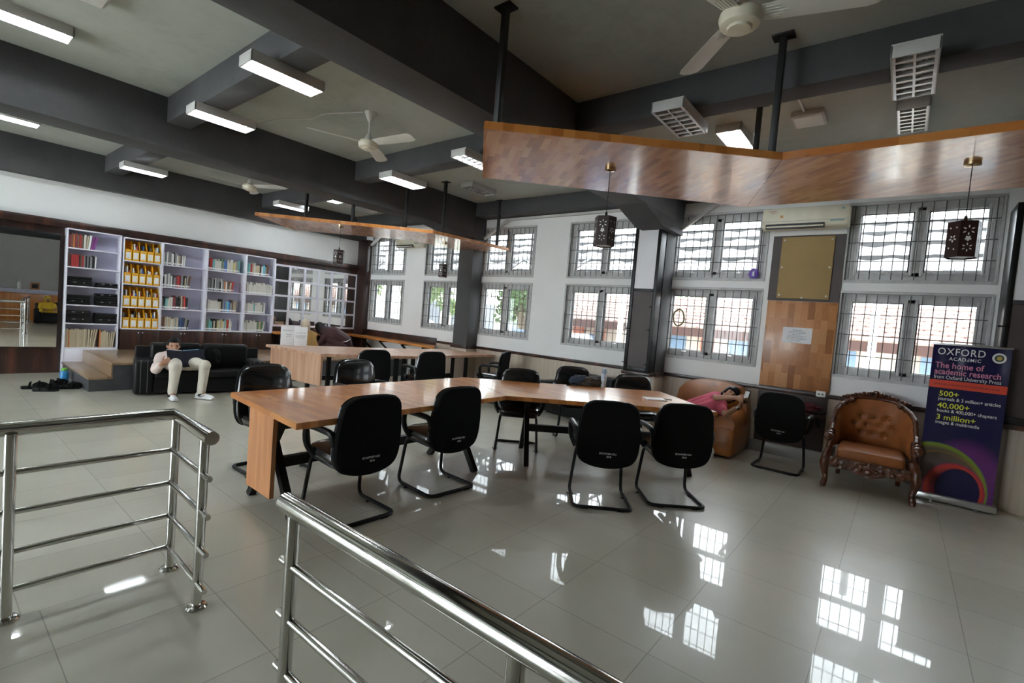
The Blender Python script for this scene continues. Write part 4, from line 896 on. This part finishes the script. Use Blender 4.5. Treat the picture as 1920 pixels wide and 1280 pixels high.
def aim(pos, fwd, up):
    f = V(fwd).normalized(); u = V(up); y = u.cross(f).normalized(); z = f.cross(y)
    return Matrix(((f.x, y.x, z.x, pos[0]), (f.y, y.y, z.y, pos[1]), (f.z, y.z, z.z, pos[2]), (0, 0, 0, 1)))
# --- man reading on the black sofa
g = thing('person', 'person reading a dark binder on the black sofa, pale shirt, beige trousers, white sneakers', 'person', (0, 0, 0))
Mh = aim((-8.33, 2.465, .695), (.97, -.16, -.16), (.16, -.02, .98)); hd = Mh
nk, sh = V((-8.37, 2.465, .6)), (V((-8.32, 2.31, .53)), V((-8.33, 2.65, .53)))
hip = (V((-8.1, 2.40, .455)), V((-8.1, 2.58, .455))); kn = (V((-7.78, 2.34, .46)), V((-7.72, 2.68, .475))); an = (V((-7.80, 2.32, .09)), V((-7.70, 2.645, .09)))
el = (V((-8.1, 2.2, .385)), V((-8.12, 2.78, .42))); wr = (V((-7.875, 2.205, .49)), V((-8.0, 2.76, .49)))
HR = aim(wr[0], (-.12, .85, .5), (1, .1, .1)); HL = aim(wr[1], (.3, -.45, .4), (-.9, -.2, .3))
def body(bm):
    headmesh(bm, Mh); limb(bm, [nk+V((.03, 0, .045)), nk, nk+V((0, 0, -.06))], [.05, .052, .06])
    limb(bm, [(sh[0]+sh[1])/2+V((0, 0, -.03)), V((-8.24, 2.48, .48)), (hip[0]+hip[1])/2], [.1, .1, .1])
    for k in (0, 1):
        limb(bm, [sh[k], el[k], wr[k]], [.045, .036, .025]); limb(bm, [hip[k], kn[k], an[k]], [.075, .05, .033]); limb(bm, [an[k], an[k]+(V((.08, -.01, -.05)) if k == 0 else V((.07, .04, -.05)))], [.03, .025])
    hand(bm, HR, .75, 1); hand(bm, HL, .7, -1)
remeshed('body', body, M['skin'], g, .006, 3)
face_parts(g, Mh); hair(g, Mh, .5)
shirt_m = NT('pale_pink_plaid_shirt'); wv = shirt_m.add('ShaderNodeTexWave', i_Vector=shirt_m.co(), i_Scale=22, i_Distortion=1)
shirt_m.set(Base_Color=shirt_m.ramp(wv.outputs[0], [(.2, (.66, .52, .48)), (.7, (.74, .63, .59))]), Roughness=.8)
def shirt(bm):
    a = (sh[0]+sh[1])/2
    for p in (-.09, 0, .09): limb(bm, [a+V((0, p, -.02)), V((-8.24, 2.48+p, .47)), V((-8.1, 2.49+p*1.1, .45))], [.1, .105, .1])
    limb(bm, [nk+V((.0, -.02, -.03)), sh[0]], [.06, .07]); limb(bm, [nk+V((0, .02, -.03)), sh[1]], [.06, .07])
    for k in (0, 1): limb(bm, [sh[k], el[k], el[k].lerp(wr[k], .62)], [.074, .067, .055])
remeshed('shirt', shirt, shirt_m.m, g, .009, 5)
mk(lambda bm: tube(bm, [nk+V((.055*math.cos(a)+.01, .06*math.sin(a), .005+.02*math.cos(a)*-1)) for a in [k*PI/6 for k in range(12)]], .012, 8, loop=True), 'collar', shirt_m.m, g)
def trous(bm):
    for k in (0, 1): limb(bm, [hip[k]+V((-.02, 0, 0)), hip[k].lerp(kn[k], .5)+V((0, 0, .01)), kn[k], kn[k].lerp(an[k], .5), an[k]+V((-.005, 0, .01))], [.108, .095, .078, .062, .056])
    limb(bm, [hip[0]+V((-.04, 0, .01)), hip[1]+V((-.04, 0, .01))], [.1, .1])
remeshed('trousers', trous, flat('beige_trousers', (.60, .55, .47), .85), g, .009, 4)
for k, d in ((0, V((.95, -.1, 0))), (1, V((.85, .5, 0)))):
    d.normalize(); A = aim((an[k].x, an[k].y, 0), d, (0, 0, 1))
    s = remeshed('shoe', lambda bm: [bmesh.ops.transform(bm, matrix=A, verts=bm.verts) for _ in [(limb(bm, [V((-.05, 0, .045)), V((.04, 0, .04)), V((.13, 0, .035)), V((.18, 0, .03))], [.04, .04, .038, .028]), box(bm, -.085, .2, -.042, .042, .004, .03, .012), limb(bm, [V((-.04, 0, .05)), V((-.02, 0, .1))], [.04, .038]))]], flat('white_sneaker', (.72, .72, .72), .5), g, .006, 2)
    mk(lambda bm: [tube(bm, [A @ V((-.04, q*.0445, .055)), A @ V((.02, q*.046, .04)), A @ V((.1, q*.044, .07))], [.003, .012, .004], 6, flat=.5) for q in (-1, 1)] and None, 'side_mark', M['bplastic'], s)
    mk(lambda bm: tube(bm, [A @ V((0, 0, .05)), A @ V((0, 0, .15))], .043, 14), 'sock', M['fabric'], g)
# binder in his hands
g = thing('binder', 'open dark navy binder held by the man on the black sofa', 'book', (-7.9, 2.485, .43), 0)
nv = flat('navy_binder_cover', (.005, .005, .013), .5, spec=.2)
for s, ang in ((-1, 14), (1, -16)):
    Mx = Matrix.Rotation(math.radians(-28), 4, 'Y') @ Matrix.Rotation(math.radians(ang), 4, 'Z')
    mk(lambda bm: box(bm, -.004, .004, *((-.215, 0) if s < 0 else (0, .255)), 0, .25, .002, M=Mx), 'cover', nv, g)
    mk(lambda bm: box(bm, -.016, -.005, *((-.205, -.005) if s < 0 else (.005, .2)), .006, .262, .002, M=Mx), 'page_block', M['paper'] if s < 0 else flat('blue_divider', (.2, .42, .62)), g)
mk(lambda bm: lathe(bm, [(.001, 0), (.018, 0), (.018, .001), (.001, .001)], 16, Matrix.Rotation(math.radians(-28), 4, 'Y') @ Matrix.Rotation(math.radians(-16), 4, 'Z') @ T(.0045, .075, .07, ry=PI/2)), 'gilt_emblem', flat('dull_gilt', (.16, .13, .04)), g)
g = thing('backpack', 'black backpack slumped on the black sofa beside the reading man', 'bag', (-8.27, 2.93, .362), 0)
mk(lambda bm: lump(bm, (0, 0, .14), (.11, .15, .17), .25, 2.2, 5, flatz=-.14), 'body', M['fabric'], g)
mk(lambda bm: tube(bm, arc([(.06, -.12, .05), (.1, -.13, .2), (.05, -.06, .32), (.02, .06, .31), (.09, .1, .15)], .06), .016, 8, flat=.4), 'strap', M['fabric'], g)
# --- person in pink on the orange sofa
g = thing('person', 'person in a pink shirt lying back on the orange sofa, both hands holding a phone', 'person', (0, 0, 0))
Mh = aim((-1.665, 6.63, .755), (.45, -.8, .25), (.62, .25, .7))
nk = V((-1.76, 6.61, .67)); sh = (V((-1.87, 6.68, .70)), V((-1.71, 6.44, .605))); hip = (V((-2.15, 6.6, .48)), V((-2.08, 6.42, .47)))
el = (V((-1.76, 6.38, .725)), V((-1.6, 6.27, .555))); wr = (V((-1.52, 6.36, .765)), V((-1.455, 6.3, .68)))
kn = (V((-2.28, 6.13, .5)), V((-2.1, 6.06, .5))); an = (V((-2.28, 6.08, .09)), V((-2.1, 6.02, .09)))
HR = aim(wr[0], (.9, -.05, .25), (-.3, -.6, .8)); HL = aim(wr[1], (.25, -.05, .9), (.9, .4, -.2))
def body(bm):
    headmesh(bm, Mh); limb(bm, [nk+V((.06, .01, .05)), nk, nk+V((-.05, 0, -.03))], [.048, .05, .06])
    limb(bm, [(sh[0]+sh[1])/2, (hip[0]+hip[1])/2], [.095, .1])
    for k in (0, 1):
        limb(bm, [sh[k], el[k], wr[k]], [.045, .037, .026]); limb(bm, [hip[k], kn[k], an[k]], [.07, .05, .033]); limb(bm, [an[k], an[k]+V((0, -.12, -.05))], [.035, .026])
    hand(bm, HR, .55, -1); hand(bm, HL, .6, 1)
remeshed('body', body, M['skin'], g, .006, 3)
face_parts(g, Mh); hair(g, Mh, .3, side=-.3, puff=1.2)
def shirt(bm):
    a, b = (sh[0]+sh[1])/2, (hip[0]+hip[1])/2; d = (sh[1]-sh[0]).normalized()
    for p in (-.08, 0, .08): limb(bm, [a+d*p*1.1, b+d*p], [.098, .108])
    for k in (0, 1): limb(bm, [nk+V((-.03, 0, -.02)), sh[k], sh[k].lerp(el[k], .55)], [.06, .065, .055])
remeshed('shirt', shirt, flat('pink_polo', (.62, .1, .16), .8), g, .009, 4)
remeshed('trousers', lambda bm: [limb(bm, [hip[k], kn[k], an[k]], [.095, .072, .055]) for k in (0, 1)] and None, flat('dark_trousers', (.03, .03, .035), .8), g, .011, 4)
mk(lambda bm: [box(bm, -.05, .05, -.17, .09, -.09, -.02, .03, M=T(*an[k])) for k in (0, 1)] and None, 'shoe', M['bplastic'], g)
mk(lambda bm: tube(bm, [wr[1].lerp(el[1], .1), wr[1].lerp(el[1], .22)], .031, 14), 'watch_strap', M['bplastic'], g); mk(lambda bm: ball(bm, wr[1].lerp(el[1], .16)+V((0, -.03, .005)), (.015, .008, .015), 10), 'watch_dial', M['silver'], g)
g = thing('phone', 'dark phone held up by the person in pink', 'phone', (-1.40, 6.33, .80)); mk(lambda bm: box(bm, -.006, .006, -.04, .04, -.08, .08, .004, M=T(rz=.9, ry=.25)), 'body', M['bplastic'], g); mk(lambda bm: box(bm, -.0068, -.006, -.036, .036, -.07, .07, M=T(rz=.9, ry=.25)), 'screen', M['mirror'], g)
# --- two people seated on the platform by the mirror grid
def sitter(label, hc, fwd, lean, robe, veil, veil_name, drape, behind=True):
    g = thing('person', label, 'person', (0, 0, 0)); hc = V(hc); f = V(fwd).normalized(); sd = V((-f.y, f.x, 0)); hipc = V(lean)
    Mh = aim(hc, f+V((0, 0, -.25)), (f.x*.2, f.y*.2, 1)); neck = hc+V((-.02*f.x, -.02*f.y, -.12)); shc = neck.lerp(hipc, .22)
    sh = (shc+sd*.17, shc-sd*.17); hip = (hipc+sd*.09, hipc-sd*.09); kn = (hipc+f*.34+sd*.26+V((0, 0, .02)), hipc+f*.34-sd*.26+V((0, 0, .02))); an = (hipc+f*.2-sd*.1-V((0, 0, .05)), hipc+f*.26+sd*.1-V((0, 0, .05)))
    el = (sh[0]+V((0, 0, -.2))+f*.1+sd*.04, sh[1]+V((0, 0, -.2))+f*.1-sd*.04); wr = (el[0]+f*.2-sd*.08+V((0, 0, .06)), el[1]+f*.2+sd*.08+V((0, 0, .06)))
    def body(bm):
        headmesh(bm, Mh); limb(bm, [hc+V((0, 0, -.08)), neck, shc], [.048, .05, .06]); limb(bm, [shc, hipc], [.09, .1])
        for k in (0, 1):
            limb(bm, [sh[k], el[k], wr[k]], [.042, .034, .024]); limb(bm, [hip[k], kn[k], an[k]], [.07, .05, .035])
            hand(bm, aim(wr[k], f+V((0, 0, -.2)), (0, 0, 1)), .4, 1 if k else -1)
    remeshed('body', body, M['skin'], g, .007, 2); face_parts(g, Mh)
    def rb(bm):
        for p in (-.09, 0, .09): limb(bm, [shc+sd*p, shc.lerp(hipc, .5)+sd*p, hipc+sd*p*1.2], [.1, .11, .115])
        for k in (0, 1): limb(bm, [sh[k], el[k], el[k].lerp(wr[k], .8)], [.065, .055, .045]); limb(bm, [hip[k], kn[k], an[k]], [.1, .08, .06])
    remeshed('robe', rb, robe, g, .01, 5)
    def vl(bm):
        t = bmesh.new(); bmesh.ops.create_uvsphere(t, u_segments=32, v_segments=22, radius=1)
        for v in t.verts:
            x, y, z = v.co; k = .82 if (x > .62 and abs(y) < .62 and -.75 < z < .5) else 1.14
            v.co = V((x*.1*k-.006, y*.08*k, z*.122*k))
        merge(bm, t, Mh)
        if drape:
            rings = []
            for q, (dz, r) in enumerate(((.02, .085), (-.08, .09), (-.15, .12), (-.24, .17), (-.33, .2))):
                c0 = hc+V((-f.x*.02, -f.y*.02, dz))+(hipc-hc)*max(0, -dz-.08)*.5*V((1, 1, 0)).length*0
                rings.append([c0+(f*math.cos(a)*.62+sd*math.sin(a))*(r*(1+.06*math.sin(a*7))) for a in [k*2*PI/28 for k in range(28)]])
            loft(bm, rings)
    mk(vl, veil_name, veil, g, 1.5); return g
sitter('person in a beige headscarf seated on the platform, seen from behind the white signs', (-10.0, 5.37, .985), (-1, .12, 0), (-9.93, 5.42, .51), flat('ochre_robe', (.35, .2, .06), .85), flat('beige_headscarf', (.50, .41, .31), .85), 'headscarf', True)
g2 = sitter('person in dark maroon clothes leaning over beside the one in the beige headscarf', (-10.08, 5.74, .93), (-.6, -.7, 0), (-9.85, 6.22, .52), flat('maroon_coat', (.045, .012, .014), .75), flat('black_headscarf', (.012, .01, .01), .8), 'headscarf', False)
remeshed('coat_back', lambda bm: limb(bm, [V((-10.0, 5.83, .86)), V((-9.95, 6.0, .8)), V((-9.88, 6.22, .66)), V((-9.86, 6.3, .54))], [.13, .19, .19, .15]), flat('dark_maroon_coat', (.045, .012, .014), .7), g2, .012, 6)
mk(lambda bm: tube(bm, [(-9.68, 6.05, .66), (-9.665, 6.17, .68), (-9.69, 6.28, .73)], [.004, .02, .004], 6, flat=.3), 'pale_trim', M['paper'], g2)
# ------------------------------------------------------------------ small things on tables and floor
lathe_thing('water_bottle', 'clear blue-capped water bottle standing on the meeting table beside the dark bag', 'bottle', (-2.80, 5.35, .7605), [
    ('body', [(.001, 0), (.03, 0), (.032, .01), (.032, .085), (.032, .15), (.022, .175), (.001, .175)], flat('bluish_clear_plastic', (.35, .43, .52), .12)),
    ('sleeve', [(.0325, .08), (.034, .082), (.034, .16), (.0325, .162), (.03, .12)], flat('pale_blue_sleeve', (.5, .6, .72), .4)),
    ('cap', [(.001, .172), (.029, .172), (.03, .2), (.022, .215), (.02, .228), (.001, .228)], flat('slate_blue_cap', (.17, .25, .34), .4))])
g = thing('sling_bag', 'crumpled dark brown bag lying on the meeting table beside the clear bottle', 'bag', (-2.98, 5.24, .7605), math.radians(48))
mk(lambda bm: lump(bm, (.06, -.02, .045), (.13, .08, .07), .35, 2.2, 8, flatz=-.045), 'body', flat('dark_brown_cloth', (.035, .026, .02), .8), g)
mk(lambda bm: lump(bm, (-.07, .03, .045), (.13, .09, .075), .35, 2.4, 2, flatz=-.045), 'flap', flat('navy_cloth', (.015, .025, .045), .8), g)
mk(lambda bm: tube(bm, arc([(-.15, -.02, .03), (-.22, -.1, .008), (-.28, -.14, .008)], .05), .007, 6), 'strap', M['fabric'], g)
g = thing('notebook', 'thin white notebook lying near the right end of the meeting table', 'book', (-2.03, 5.08, .7605), math.radians(44))
mk(lambda bm: box(bm, -.11, .11, -.08, .08, 0, .012, .002), 'pages', M['paper'], g); mk(lambda bm: box(bm, -.11, .11, -.081, -.075, 0, .0135, .001), 'spine', M['white'], g)
mk(lambda bm: tube(bm, [(.1, -.02, .017), (.2, .02, .006)], .005, 6), 'pen', M['bplastic'], g)
for k, (x, y, lab) in enumerate(((-7.70, 3.84, 'white printed sign sheet standing on the second table, at the free corner'), (-7.606, 4.015, 'white printed sign sheet on the second table, touching the first sign, before the headscarf'))):
    g = thing('table_sign', lab, 'sign', (x, y, .7755), math.radians(62.5), 'signs on the second table')
    mk(lambda bm: box(bm, -.098, .098, -.004, .004, 0, .31, .002), 'sheet', M['paper'], g); mk(lambda bm: box(bm, -.095, .095, .004, .07, 0, .006, .002), 'stand', M['paper'], g)
    mk(lambda bm: scrawl(bm, ([(-.07, .08, .24), (-.02, .06, .18), (0, .05, .165), (-.02, .06, .14)] if k == 0 else [(-.08, .08, .21), (-.08, .08, .165), (-.08, .08, .15), (-.06, .06, .13)]), -.0048, .007), 'print_lines', M['ink'], g, 0)
lathe_thing('water_bottle', 'blue flask with green cap on the floor by the wooden step', 'bottle', (-9.78, 1.5, 0), [
    ('body', [(.001, 0), (.048, 0), (.052, .01), (.052, .14), (.04, .165), (.001, .165)], flat('bright_blue_enamel', (.03, .23, .5), .3)),
    ('cap', [(.001, .165), (.03, .165), (.036, .17), (.036, .2), (.03, .208), (.001, .208)], flat('lime_green_cap', (.18, .5, .06), .4))])
def sandal(x, y, rz, lab):
    g = thing('sandal', lab, 'sandal', (x, y, 0), rz, 'black sandals on the floor')
    mk(lambda bm: lump(bm, (.055, 0, .05), (.085, .05, .05), .06, 2, 1, flatz=-.02), 'upper', M['fabric'], g)
    mk(lambda bm: pad(bm, [(-.13, -.03), (-.05, -.034), (.05, -.045), (.11, -.04), (.135, 0), (.11, .04), (.05, .045), (-.05, .034), (-.13, .03), (-.145, 0)], .045, edge=.25), 'sole', M['bplastic'], g)
    mk(lambda bm: (tube(bm, [(.03, -.05, .02), (.035, -.035, .085), (.035, .035, .085), (.03, .05, .02)], .034, 8, flat=.4), tube(bm, [(-.06, -.036, .02), (-.05, -.03, .085), (-.05, .03, .085), (-.06, .036, .02)], .024, 8, flat=.4)), 'strap', M['fabric'], g)
sandal(-9.22, 1.12, 1.3, 'black sandal on the floor, farthest from the wooden step')
sandal(-8.98, 1.2, 1.2, 'black sandal lying in front of the step corner, nearest the viewer')
sandal(-9.38, 1.36, 1.9, 'black sandal between the bottle and the front sandals')
sandal(-9.09, 1.45, 1.4, 'black sandal touching the foot of the wooden step')
tag(mk(lambda bm: tube(bm, [(-2.62+.1*math.cos(a)*.8, YW-.03-.012*math.sin(3*a), 1.72+.12*math.sin(a)) for a in [k*PI/14 for k in range(28)]], .012, 8, loop=True), 'cable_ring', flat('olive_cable', (.22, .2, .07), .6)), 'olive coil of cable hanging on the grille beside the boarded pillar', 'cable')
g = thing('paper_bag', 'small crumpled white paper bag on the floor beside the orange sofa', 'bag', (-1.74, 6.2, 0)); mk(lambda bm: lump(bm, (0, 0, .07), (.07, .05, .09), .3, 3, 6, flatz=-.07), 'bag', M['paper'], g)
g = thing('snack_packet', 'small purple packet on the upper window ledge near the large air conditioner', 'packet', (-1.66, YW-.03, ZU[0]+.003)); mk(lambda bm: lump(bm, (0, 0, .06), (.06, .02, .075), .12, 3, 4, flatz=-.06), 'packet', flat('purple_foil', (.12, .06, .35), .3), g)
mk(lambda bm: box(bm, -.012, .012, -.024, -.018, .03, .09, .002), 'print', M['paper'], g)
# ------------------------------------------------------------------ the hall behind the viewer (seen in the wall mirror)
g = thing('reception_counter', 'wood-fronted reception counter with grey top, seen in the large wall mirror', 'counter', (3.0, -1.6, 0))
mk(lambda bm: box(bm, 0, .5, 0, 4.4, 0, .96, .004), 'front', M['orange_wood'], g); mk(lambda bm: box(bm, -.08, .6, -.05, 4.45, .96, 1.1, .004), 'top', M['lilac'], g)
lathe_thing('sanitiser_bottle', 'white pump bottle on the reception counter, seen in the mirror', 'bottle', (3.15, .55, 1.1005), [('body', [(.001, 0), (.05, 0), (.05, .2), (.02, .25), (.001, .25)], M['white']), ('pump', [(.001, .25), (.015, .25), (.015, .31), (.03, .315), (.001, .33)], M['white'])])
g = thing('photo_frame', 'brown framed photo on the reception counter, seen in the mirror', 'picture frame', (3.1, .95, 1.1005)); mk(lambda bm: box(bm, 0, .03, -.12, .12, 0, .26, .004), 'frame', M['panel_wood'], g); mk(lambda bm: box(bm, -.002, .0, -.08, .08, .05, .21), 'photo', M['bplastic'], g)
sofa('leather_sofa', 'black leather sofa holding the person in a yellow headscarf, seen in the mirror', (1.5, .98, 0), math.radians(-90), 1.0, .75, .72, .2, .5, .38, M['blackleather'], n=1, stitch=False).location = (1.4, 1.97, 0)
y = sitter('person in a yellow headscarf on the black sofa, visible only in the large wall mirror', (1.75, 1.3, .82), (-1, .2, 0), (1.85, 1.33, .42), flat('yellow_robe', (.6, .38, .02), .8), flat('yellow_headscarf', (.65, .42, .02), .8), 'headscarf', True)
# ------------------------------------------------------------------ outside
bm = bmesh.new(); box(bm, -30, 20, 7.4, 45, -.3, -.2); struct('ground', bm, mat('pale_yard_paving', (.5, .5, .48), .8, .1, 2))
roofm = mat('weathered_roof_sheet', (.17, .17, .168), .6, .3, 3, stretch=(.4, 3, 1))
g = thing('carport_roof', 'grey corrugated carport roof on steel trusses outside the upper windows', 'roof', (-8, 10.6, 0))
def sheets(bm):
    for r in range(4):
        y0, y1 = -.9+r*.82, .15+r*.82; z0, z1 = 2.70+r*.36, 3.15+r*.36; A = []; N = 330
        for y, z in ((y0, z0+.045), (y1, z1-.015)): A.append([V((-14+27*k/N, y, z+.022*math.cos(k*.9))) for k in range(N+1)])
        for ya, yb in ((0, 0),):
            loft(bm, [A[0], A[1], [p-V((0, 0, .012)) for p in A[1]], [p-V((0, 0, .012)) for p in A[0]], A[0]], closed=False, caps=False)
mk(sheets, 'roof_sheet', roofm, g, 0)
mk(lambda bm: [box(bm, -14, 13, -.95+r*.82, -.88+r*.82, 2.66+r*.36, 2.74+r*.36) for r in range(5)] and None, 'purlin', M['bmetal'], g)
def truss(bm):
    for k in range(8):
        x = -13.6+k*3.2; bar(bm, (x, -.6, 2.74), (x, 2.3, 2.76), .05); bar(bm, (x, -.6, 2.74), (x, 2.3, 4.0), .05)
        for q in range(4): bar(bm, (x, -.4+q*.7, 2.75), (x, .0+q*.7, 3.05+q*.3), .035)
    for k in range(12): x = -9+k*.95; bar(bm, (x, -1.0, 2.45 if k % 2 else 3.0), (x+.95, -1.0, 3.0 if k % 2 else 2.45), .05)
    bar(bm, (-9, -1.0, 2.45), (2.4, -1.0, 2.45), .06); bar(bm, (-9, -1.0, 3.0), (2.4, -1.0, 3.0), .06)
mk(truss, 'truss', mat('grey_steel', (.09, .09, .095), .5), g)
for x in (-13.5, -8.2, -1.2, 3.0, 7.6, 12): mk(lambda bm: tube(bm, [(x, -.5, -.2), (x, -.5, 2.74)], .06, 12), 'post', M['white'], g)
tilem = NT('faded_red_roof_tiles'); br = tilem.add('ShaderNodeTexBrick', i_Vector=tilem.co(scale=(1, 1.12, 1)), i_Color1=(.66, .46, .40, 1), i_Color2=(.74, .54, .47, 1), i_Mortar=(.42, .24, .2, 1), i_Scale=1, i_Mortar_Size=.02, i_Brick_Width=.24, i_Row_Height=.3)
tilem.set(Base_Color=br.outputs[0], Roughness=.8)
g = thing('neighbour_house', 'low white house with red tiled roof outside the right-hand lower windows', 'house', (-8.7, 12.2, -.2))
mk(lambda bm: box(bm, 0, 16, .4, 5.4, 0, 2.05), 'wall', flat('peach_house_wall', (.72, .62, .52), .8), g)
def tiles(bm):
    for r in range(9):
        N = 200; y0, z0 = -.25+r*.3, 1.82+r*.1; A = []
        for y, z in ((y0, z0+.03), (y0+.33, z0+.11)): A.append([V((-.4+16.8*k/N, y, z+.025*abs(math.sin(k*.9)))) for k in range(N+1)])
        loft(bm, [A[0], A[1], [p-V((0, 0, .03)) for p in A[1]], [p-V((0, 0, .03)) for p in A[0]], A[0]], closed=False, caps=False)
mk(tiles, 'tiled_roof', tilem.m, g, 0)
mk(lambda bm: box(bm, -.4, 16.4, -.26, -.2, 1.62, 1.82), 'fascia', flat('brown_fascia', (.12, .06, .05), .7), g)
for x in (3.4, 5.4, 7.0, 9.0, 10.6, 12.4): mk(lambda bm: box(bm, x, x+.95, .33, .4, .55, 1.6), 'window', flat('blue_grey_shutter', (.2, .3, .42), .4), g); mk(lambda bm: box(bm, x-.06, x+1.01, .3, .36, .48, .55), 'window_sill', M['white'], g)
for x in (.3, 1.0, 1.7, 4.75, 6.55): mk(lambda bm: box(bm, x, x+.3, .3, .4, 0, 1.6), 'painted_stripe', flat('orange_red_paint', (.6, .2, .12), .7), g)
def tree(x, y, h, r, lab, seed, col, nleaf=2600):
    g = thing('tree', lab, 'tree', (x, y, -.2), 0, 'trees outside'); rr = random.Random(seed)
    mk(lambda bm: (tube(bm, [(0, 0, 0), (.06, .03, h*.35), (-.05, 0, h*.7), (.05, .05, h)], [.16, .13, .1, .04], 10), tube(bm, [(.03, .02, h*.4), (.5, .2, h*.7)], [.07, .03], 8), tube(bm, [(0, 0, h*.45), (-.5, -.1, h*.75)], [.07, .03], 8)), 'trunk', mat('grey_bark', (.2, .16, .12), .9, .2, 9), g)
    def fol(bm):
        t = bmesh.new(); cl = [(rr.uniform(-r, r), rr.uniform(-r, r), h*.5+rr.uniform(0, h*.55), rr.uniform(.35, .7)) for _ in range(16)]
        for _ in range(nleaf):
            c = rr.choice(cl); d = V((rr.gauss(0, 1), rr.gauss(0, 1), rr.gauss(0, 1))); d = d.normalized()*c[3]*rr.random()**.4
            p = V(c[:3])+d; a = V((rr.gauss(0, 1), rr.gauss(0, 1), rr.gauss(0, 1))).normalized(); b = a.orthogonal().normalized(); s = rr.uniform(.05, .1)
            t.faces.new([t.verts.new(p+a*s*1.6), t.verts.new(p+b*s*.6), t.verts.new(p-a*s*1.6), t.verts.new(p-b*s*.6)])
        merge(bm, t)
    mk(fol, 'foliage', mat('leaf_green', col, .6, .3, 5), g, 0)
tree(-10.6, 13.6, 3.6, 1.0, 'tree with dark leaves outside the window left of the boarded pillar bay', 1, (.13, .2, .09))
tree(-15.5, 12.5, 3.6, 1.3, 'bright green tree outside the window nearest the corner', 2, (.32, .42, .2))
tree(-12.6, 16.6, 4.0, 1.3, 'pale green tree between the corner windows outside', 3, (.32, .4, .24))
tree(-5.8, 18.0, 4.6, 1.5, 'tall tree rising behind the tiled roof outside', 4, (.26, .36, .2))
tree(-2.6, 20.5, 4.4, 1.4, 'leafy tree behind the tiled roof, outside the window right of the boarded pillar', 5, (.26, .36, .2))
def car(x, y, rz, lab, m):
    g = thing('car', lab, 'car', (x, y, -.2), rz, 'parked cars outside')
    pr = [(-2.0, .3), (-2.05, .75), (-1.9, .9), (-1.3, .98), (-.75, 1.42), (.9, 1.45), (1.5, 1.05), (2.0, .92), (2.08, .5), (2.0, .3)]
    mk(lambda bm: prism(bm, pr, -.8, .8, M=XZ, bev=.06), 'body', m, g)
    mk(lambda bm: [prism(bm, [(-1.15, .98), (-.7, 1.36), (.85, 1.38), (1.3, 1.05)], q, q+.02, M=XZ) for q in (-.82, .8)] and None, 'window', M['bplastic'], g)
    for sx in (-1.25, 1.3):
        for sy in (-.8, .62): mk(lambda bm: lathe(bm, [(.001, 0), (.3, 0), (.32, .05), (.32, .15), (.3, .18), (.001, .18)], 20, T(sx, sy, .32, rx=-PI/2)), 'wheel', M['bplastic'], g)
car(-13.0, 10.0, .1, 'white car parked outside below the corner windows', M['white'])
car(-7.4, 10.9, -.1, 'dark blue car parked outside beyond the plain pillar', flat('dark_blue_paint', (.03, .06, .12), .2))
bm = bmesh.new(); box(bm, -26, 14, 26, 26.3, -.2, 3.0); struct('wall_outside', bm, flat('pale_boundary_wall', (.7, .7, .66), .8))
g = thing('yard_building', 'pale distant building with dark windows outside the windows nearest the corner', 'building', (-27, 19.2, -.2))
mk(lambda bm: box(bm, 0, 17, 0, 5, 0, 3.4), 'wall', flat('pale_render', (.5, .48, .43), .8), g)
for x in range(8): mk(lambda bm: box(bm, 1+x*2.05, 2.1+x*2.05, -.05, .02, 1.0, 2.3), 'window', flat('dark_pane', (.06, .07, .08), .3), g)
mk(lambda bm: box(bm, -.3, 17.3, -.8, 5.3, 3.4, 3.55), 'roof', flat('grey_slab', (.3, .3, .3), .8), g)
g = thing('white_column', 'white porch column outside the windows near the corner', 'column', (-12.3, 9.3, -.2)); mk(lambda bm: box(bm, -.18, .18, -.18, .18, 0, 3.4, .01), 'shaft', M['white'], g); mk(lambda bm: box(bm, -.24, .24, -.24, .24, 0, .12, .01), 'foot', M['white'], g)
# ------------------------------------------------------------------ light, world, camera
w = bpy.data.worlds.new('sky'); bpy.context.scene.world = w; w.use_nodes = True
nt = w.node_tree; bg = nt.nodes['Background']; bg.inputs[0].default_value = (.90, .95, 1.0, 1); bg.inputs[1].default_value = SKY
sl = bpy.data.lights.new('sun', 'SUN'); sl.energy = SUN; sl.angle = .03; so = bpy.data.objects.new('sun', sl); C.objects.link(so)
so.rotation_euler = V((-.12, .8, -.8)).to_track_quat('-Z', 'Y').to_euler()
yaw, pit, rol = math.radians(128.68), math.radians(-2.83), math.radians(4.71)
f = V((math.cos(pit)*math.cos(yaw), math.cos(pit)*math.sin(yaw), math.sin(pit))); r = V((math.sin(yaw), -math.cos(yaw), 0)); u = r.cross(f)
r2 = r*math.cos(rol)+u*math.sin(rol); u2 = -r*math.sin(rol)+u*math.cos(rol)
cam = bpy.data.cameras.new('camera'); cam.sensor_width = 36; cam.lens = 912/1920*36; cam.clip_start = .05
co = bpy.data.objects.new('camera', cam); C.objects.link(co)
co.matrix_world = Matrix(((r2.x, u2.x, -f.x, 0), (r2.y, u2.y, -f.y, 0), (r2.z, u2.z, -f.z, 1.52), (0, 0, 0, 1)))
sc = bpy.context.scene; sc.camera = co
vs = sc.view_settings; vs.view_transform = 'Standard'; vs.look = 'None'; vs.exposure = EXPO; vs.gamma = 1; vs.use_curve_mapping = False
sc.cycles.max_bounces = 8; sc.cycles.diffuse_bounces = 5; sc.cycles.glossy_bounces = 4; sc.cycles.transparent_max_bounces = 12
sc.cycles.caustics_reflective = False; sc.cycles.caustics_refractive = False; sc.cycles.sample_clamp_indirect = 6
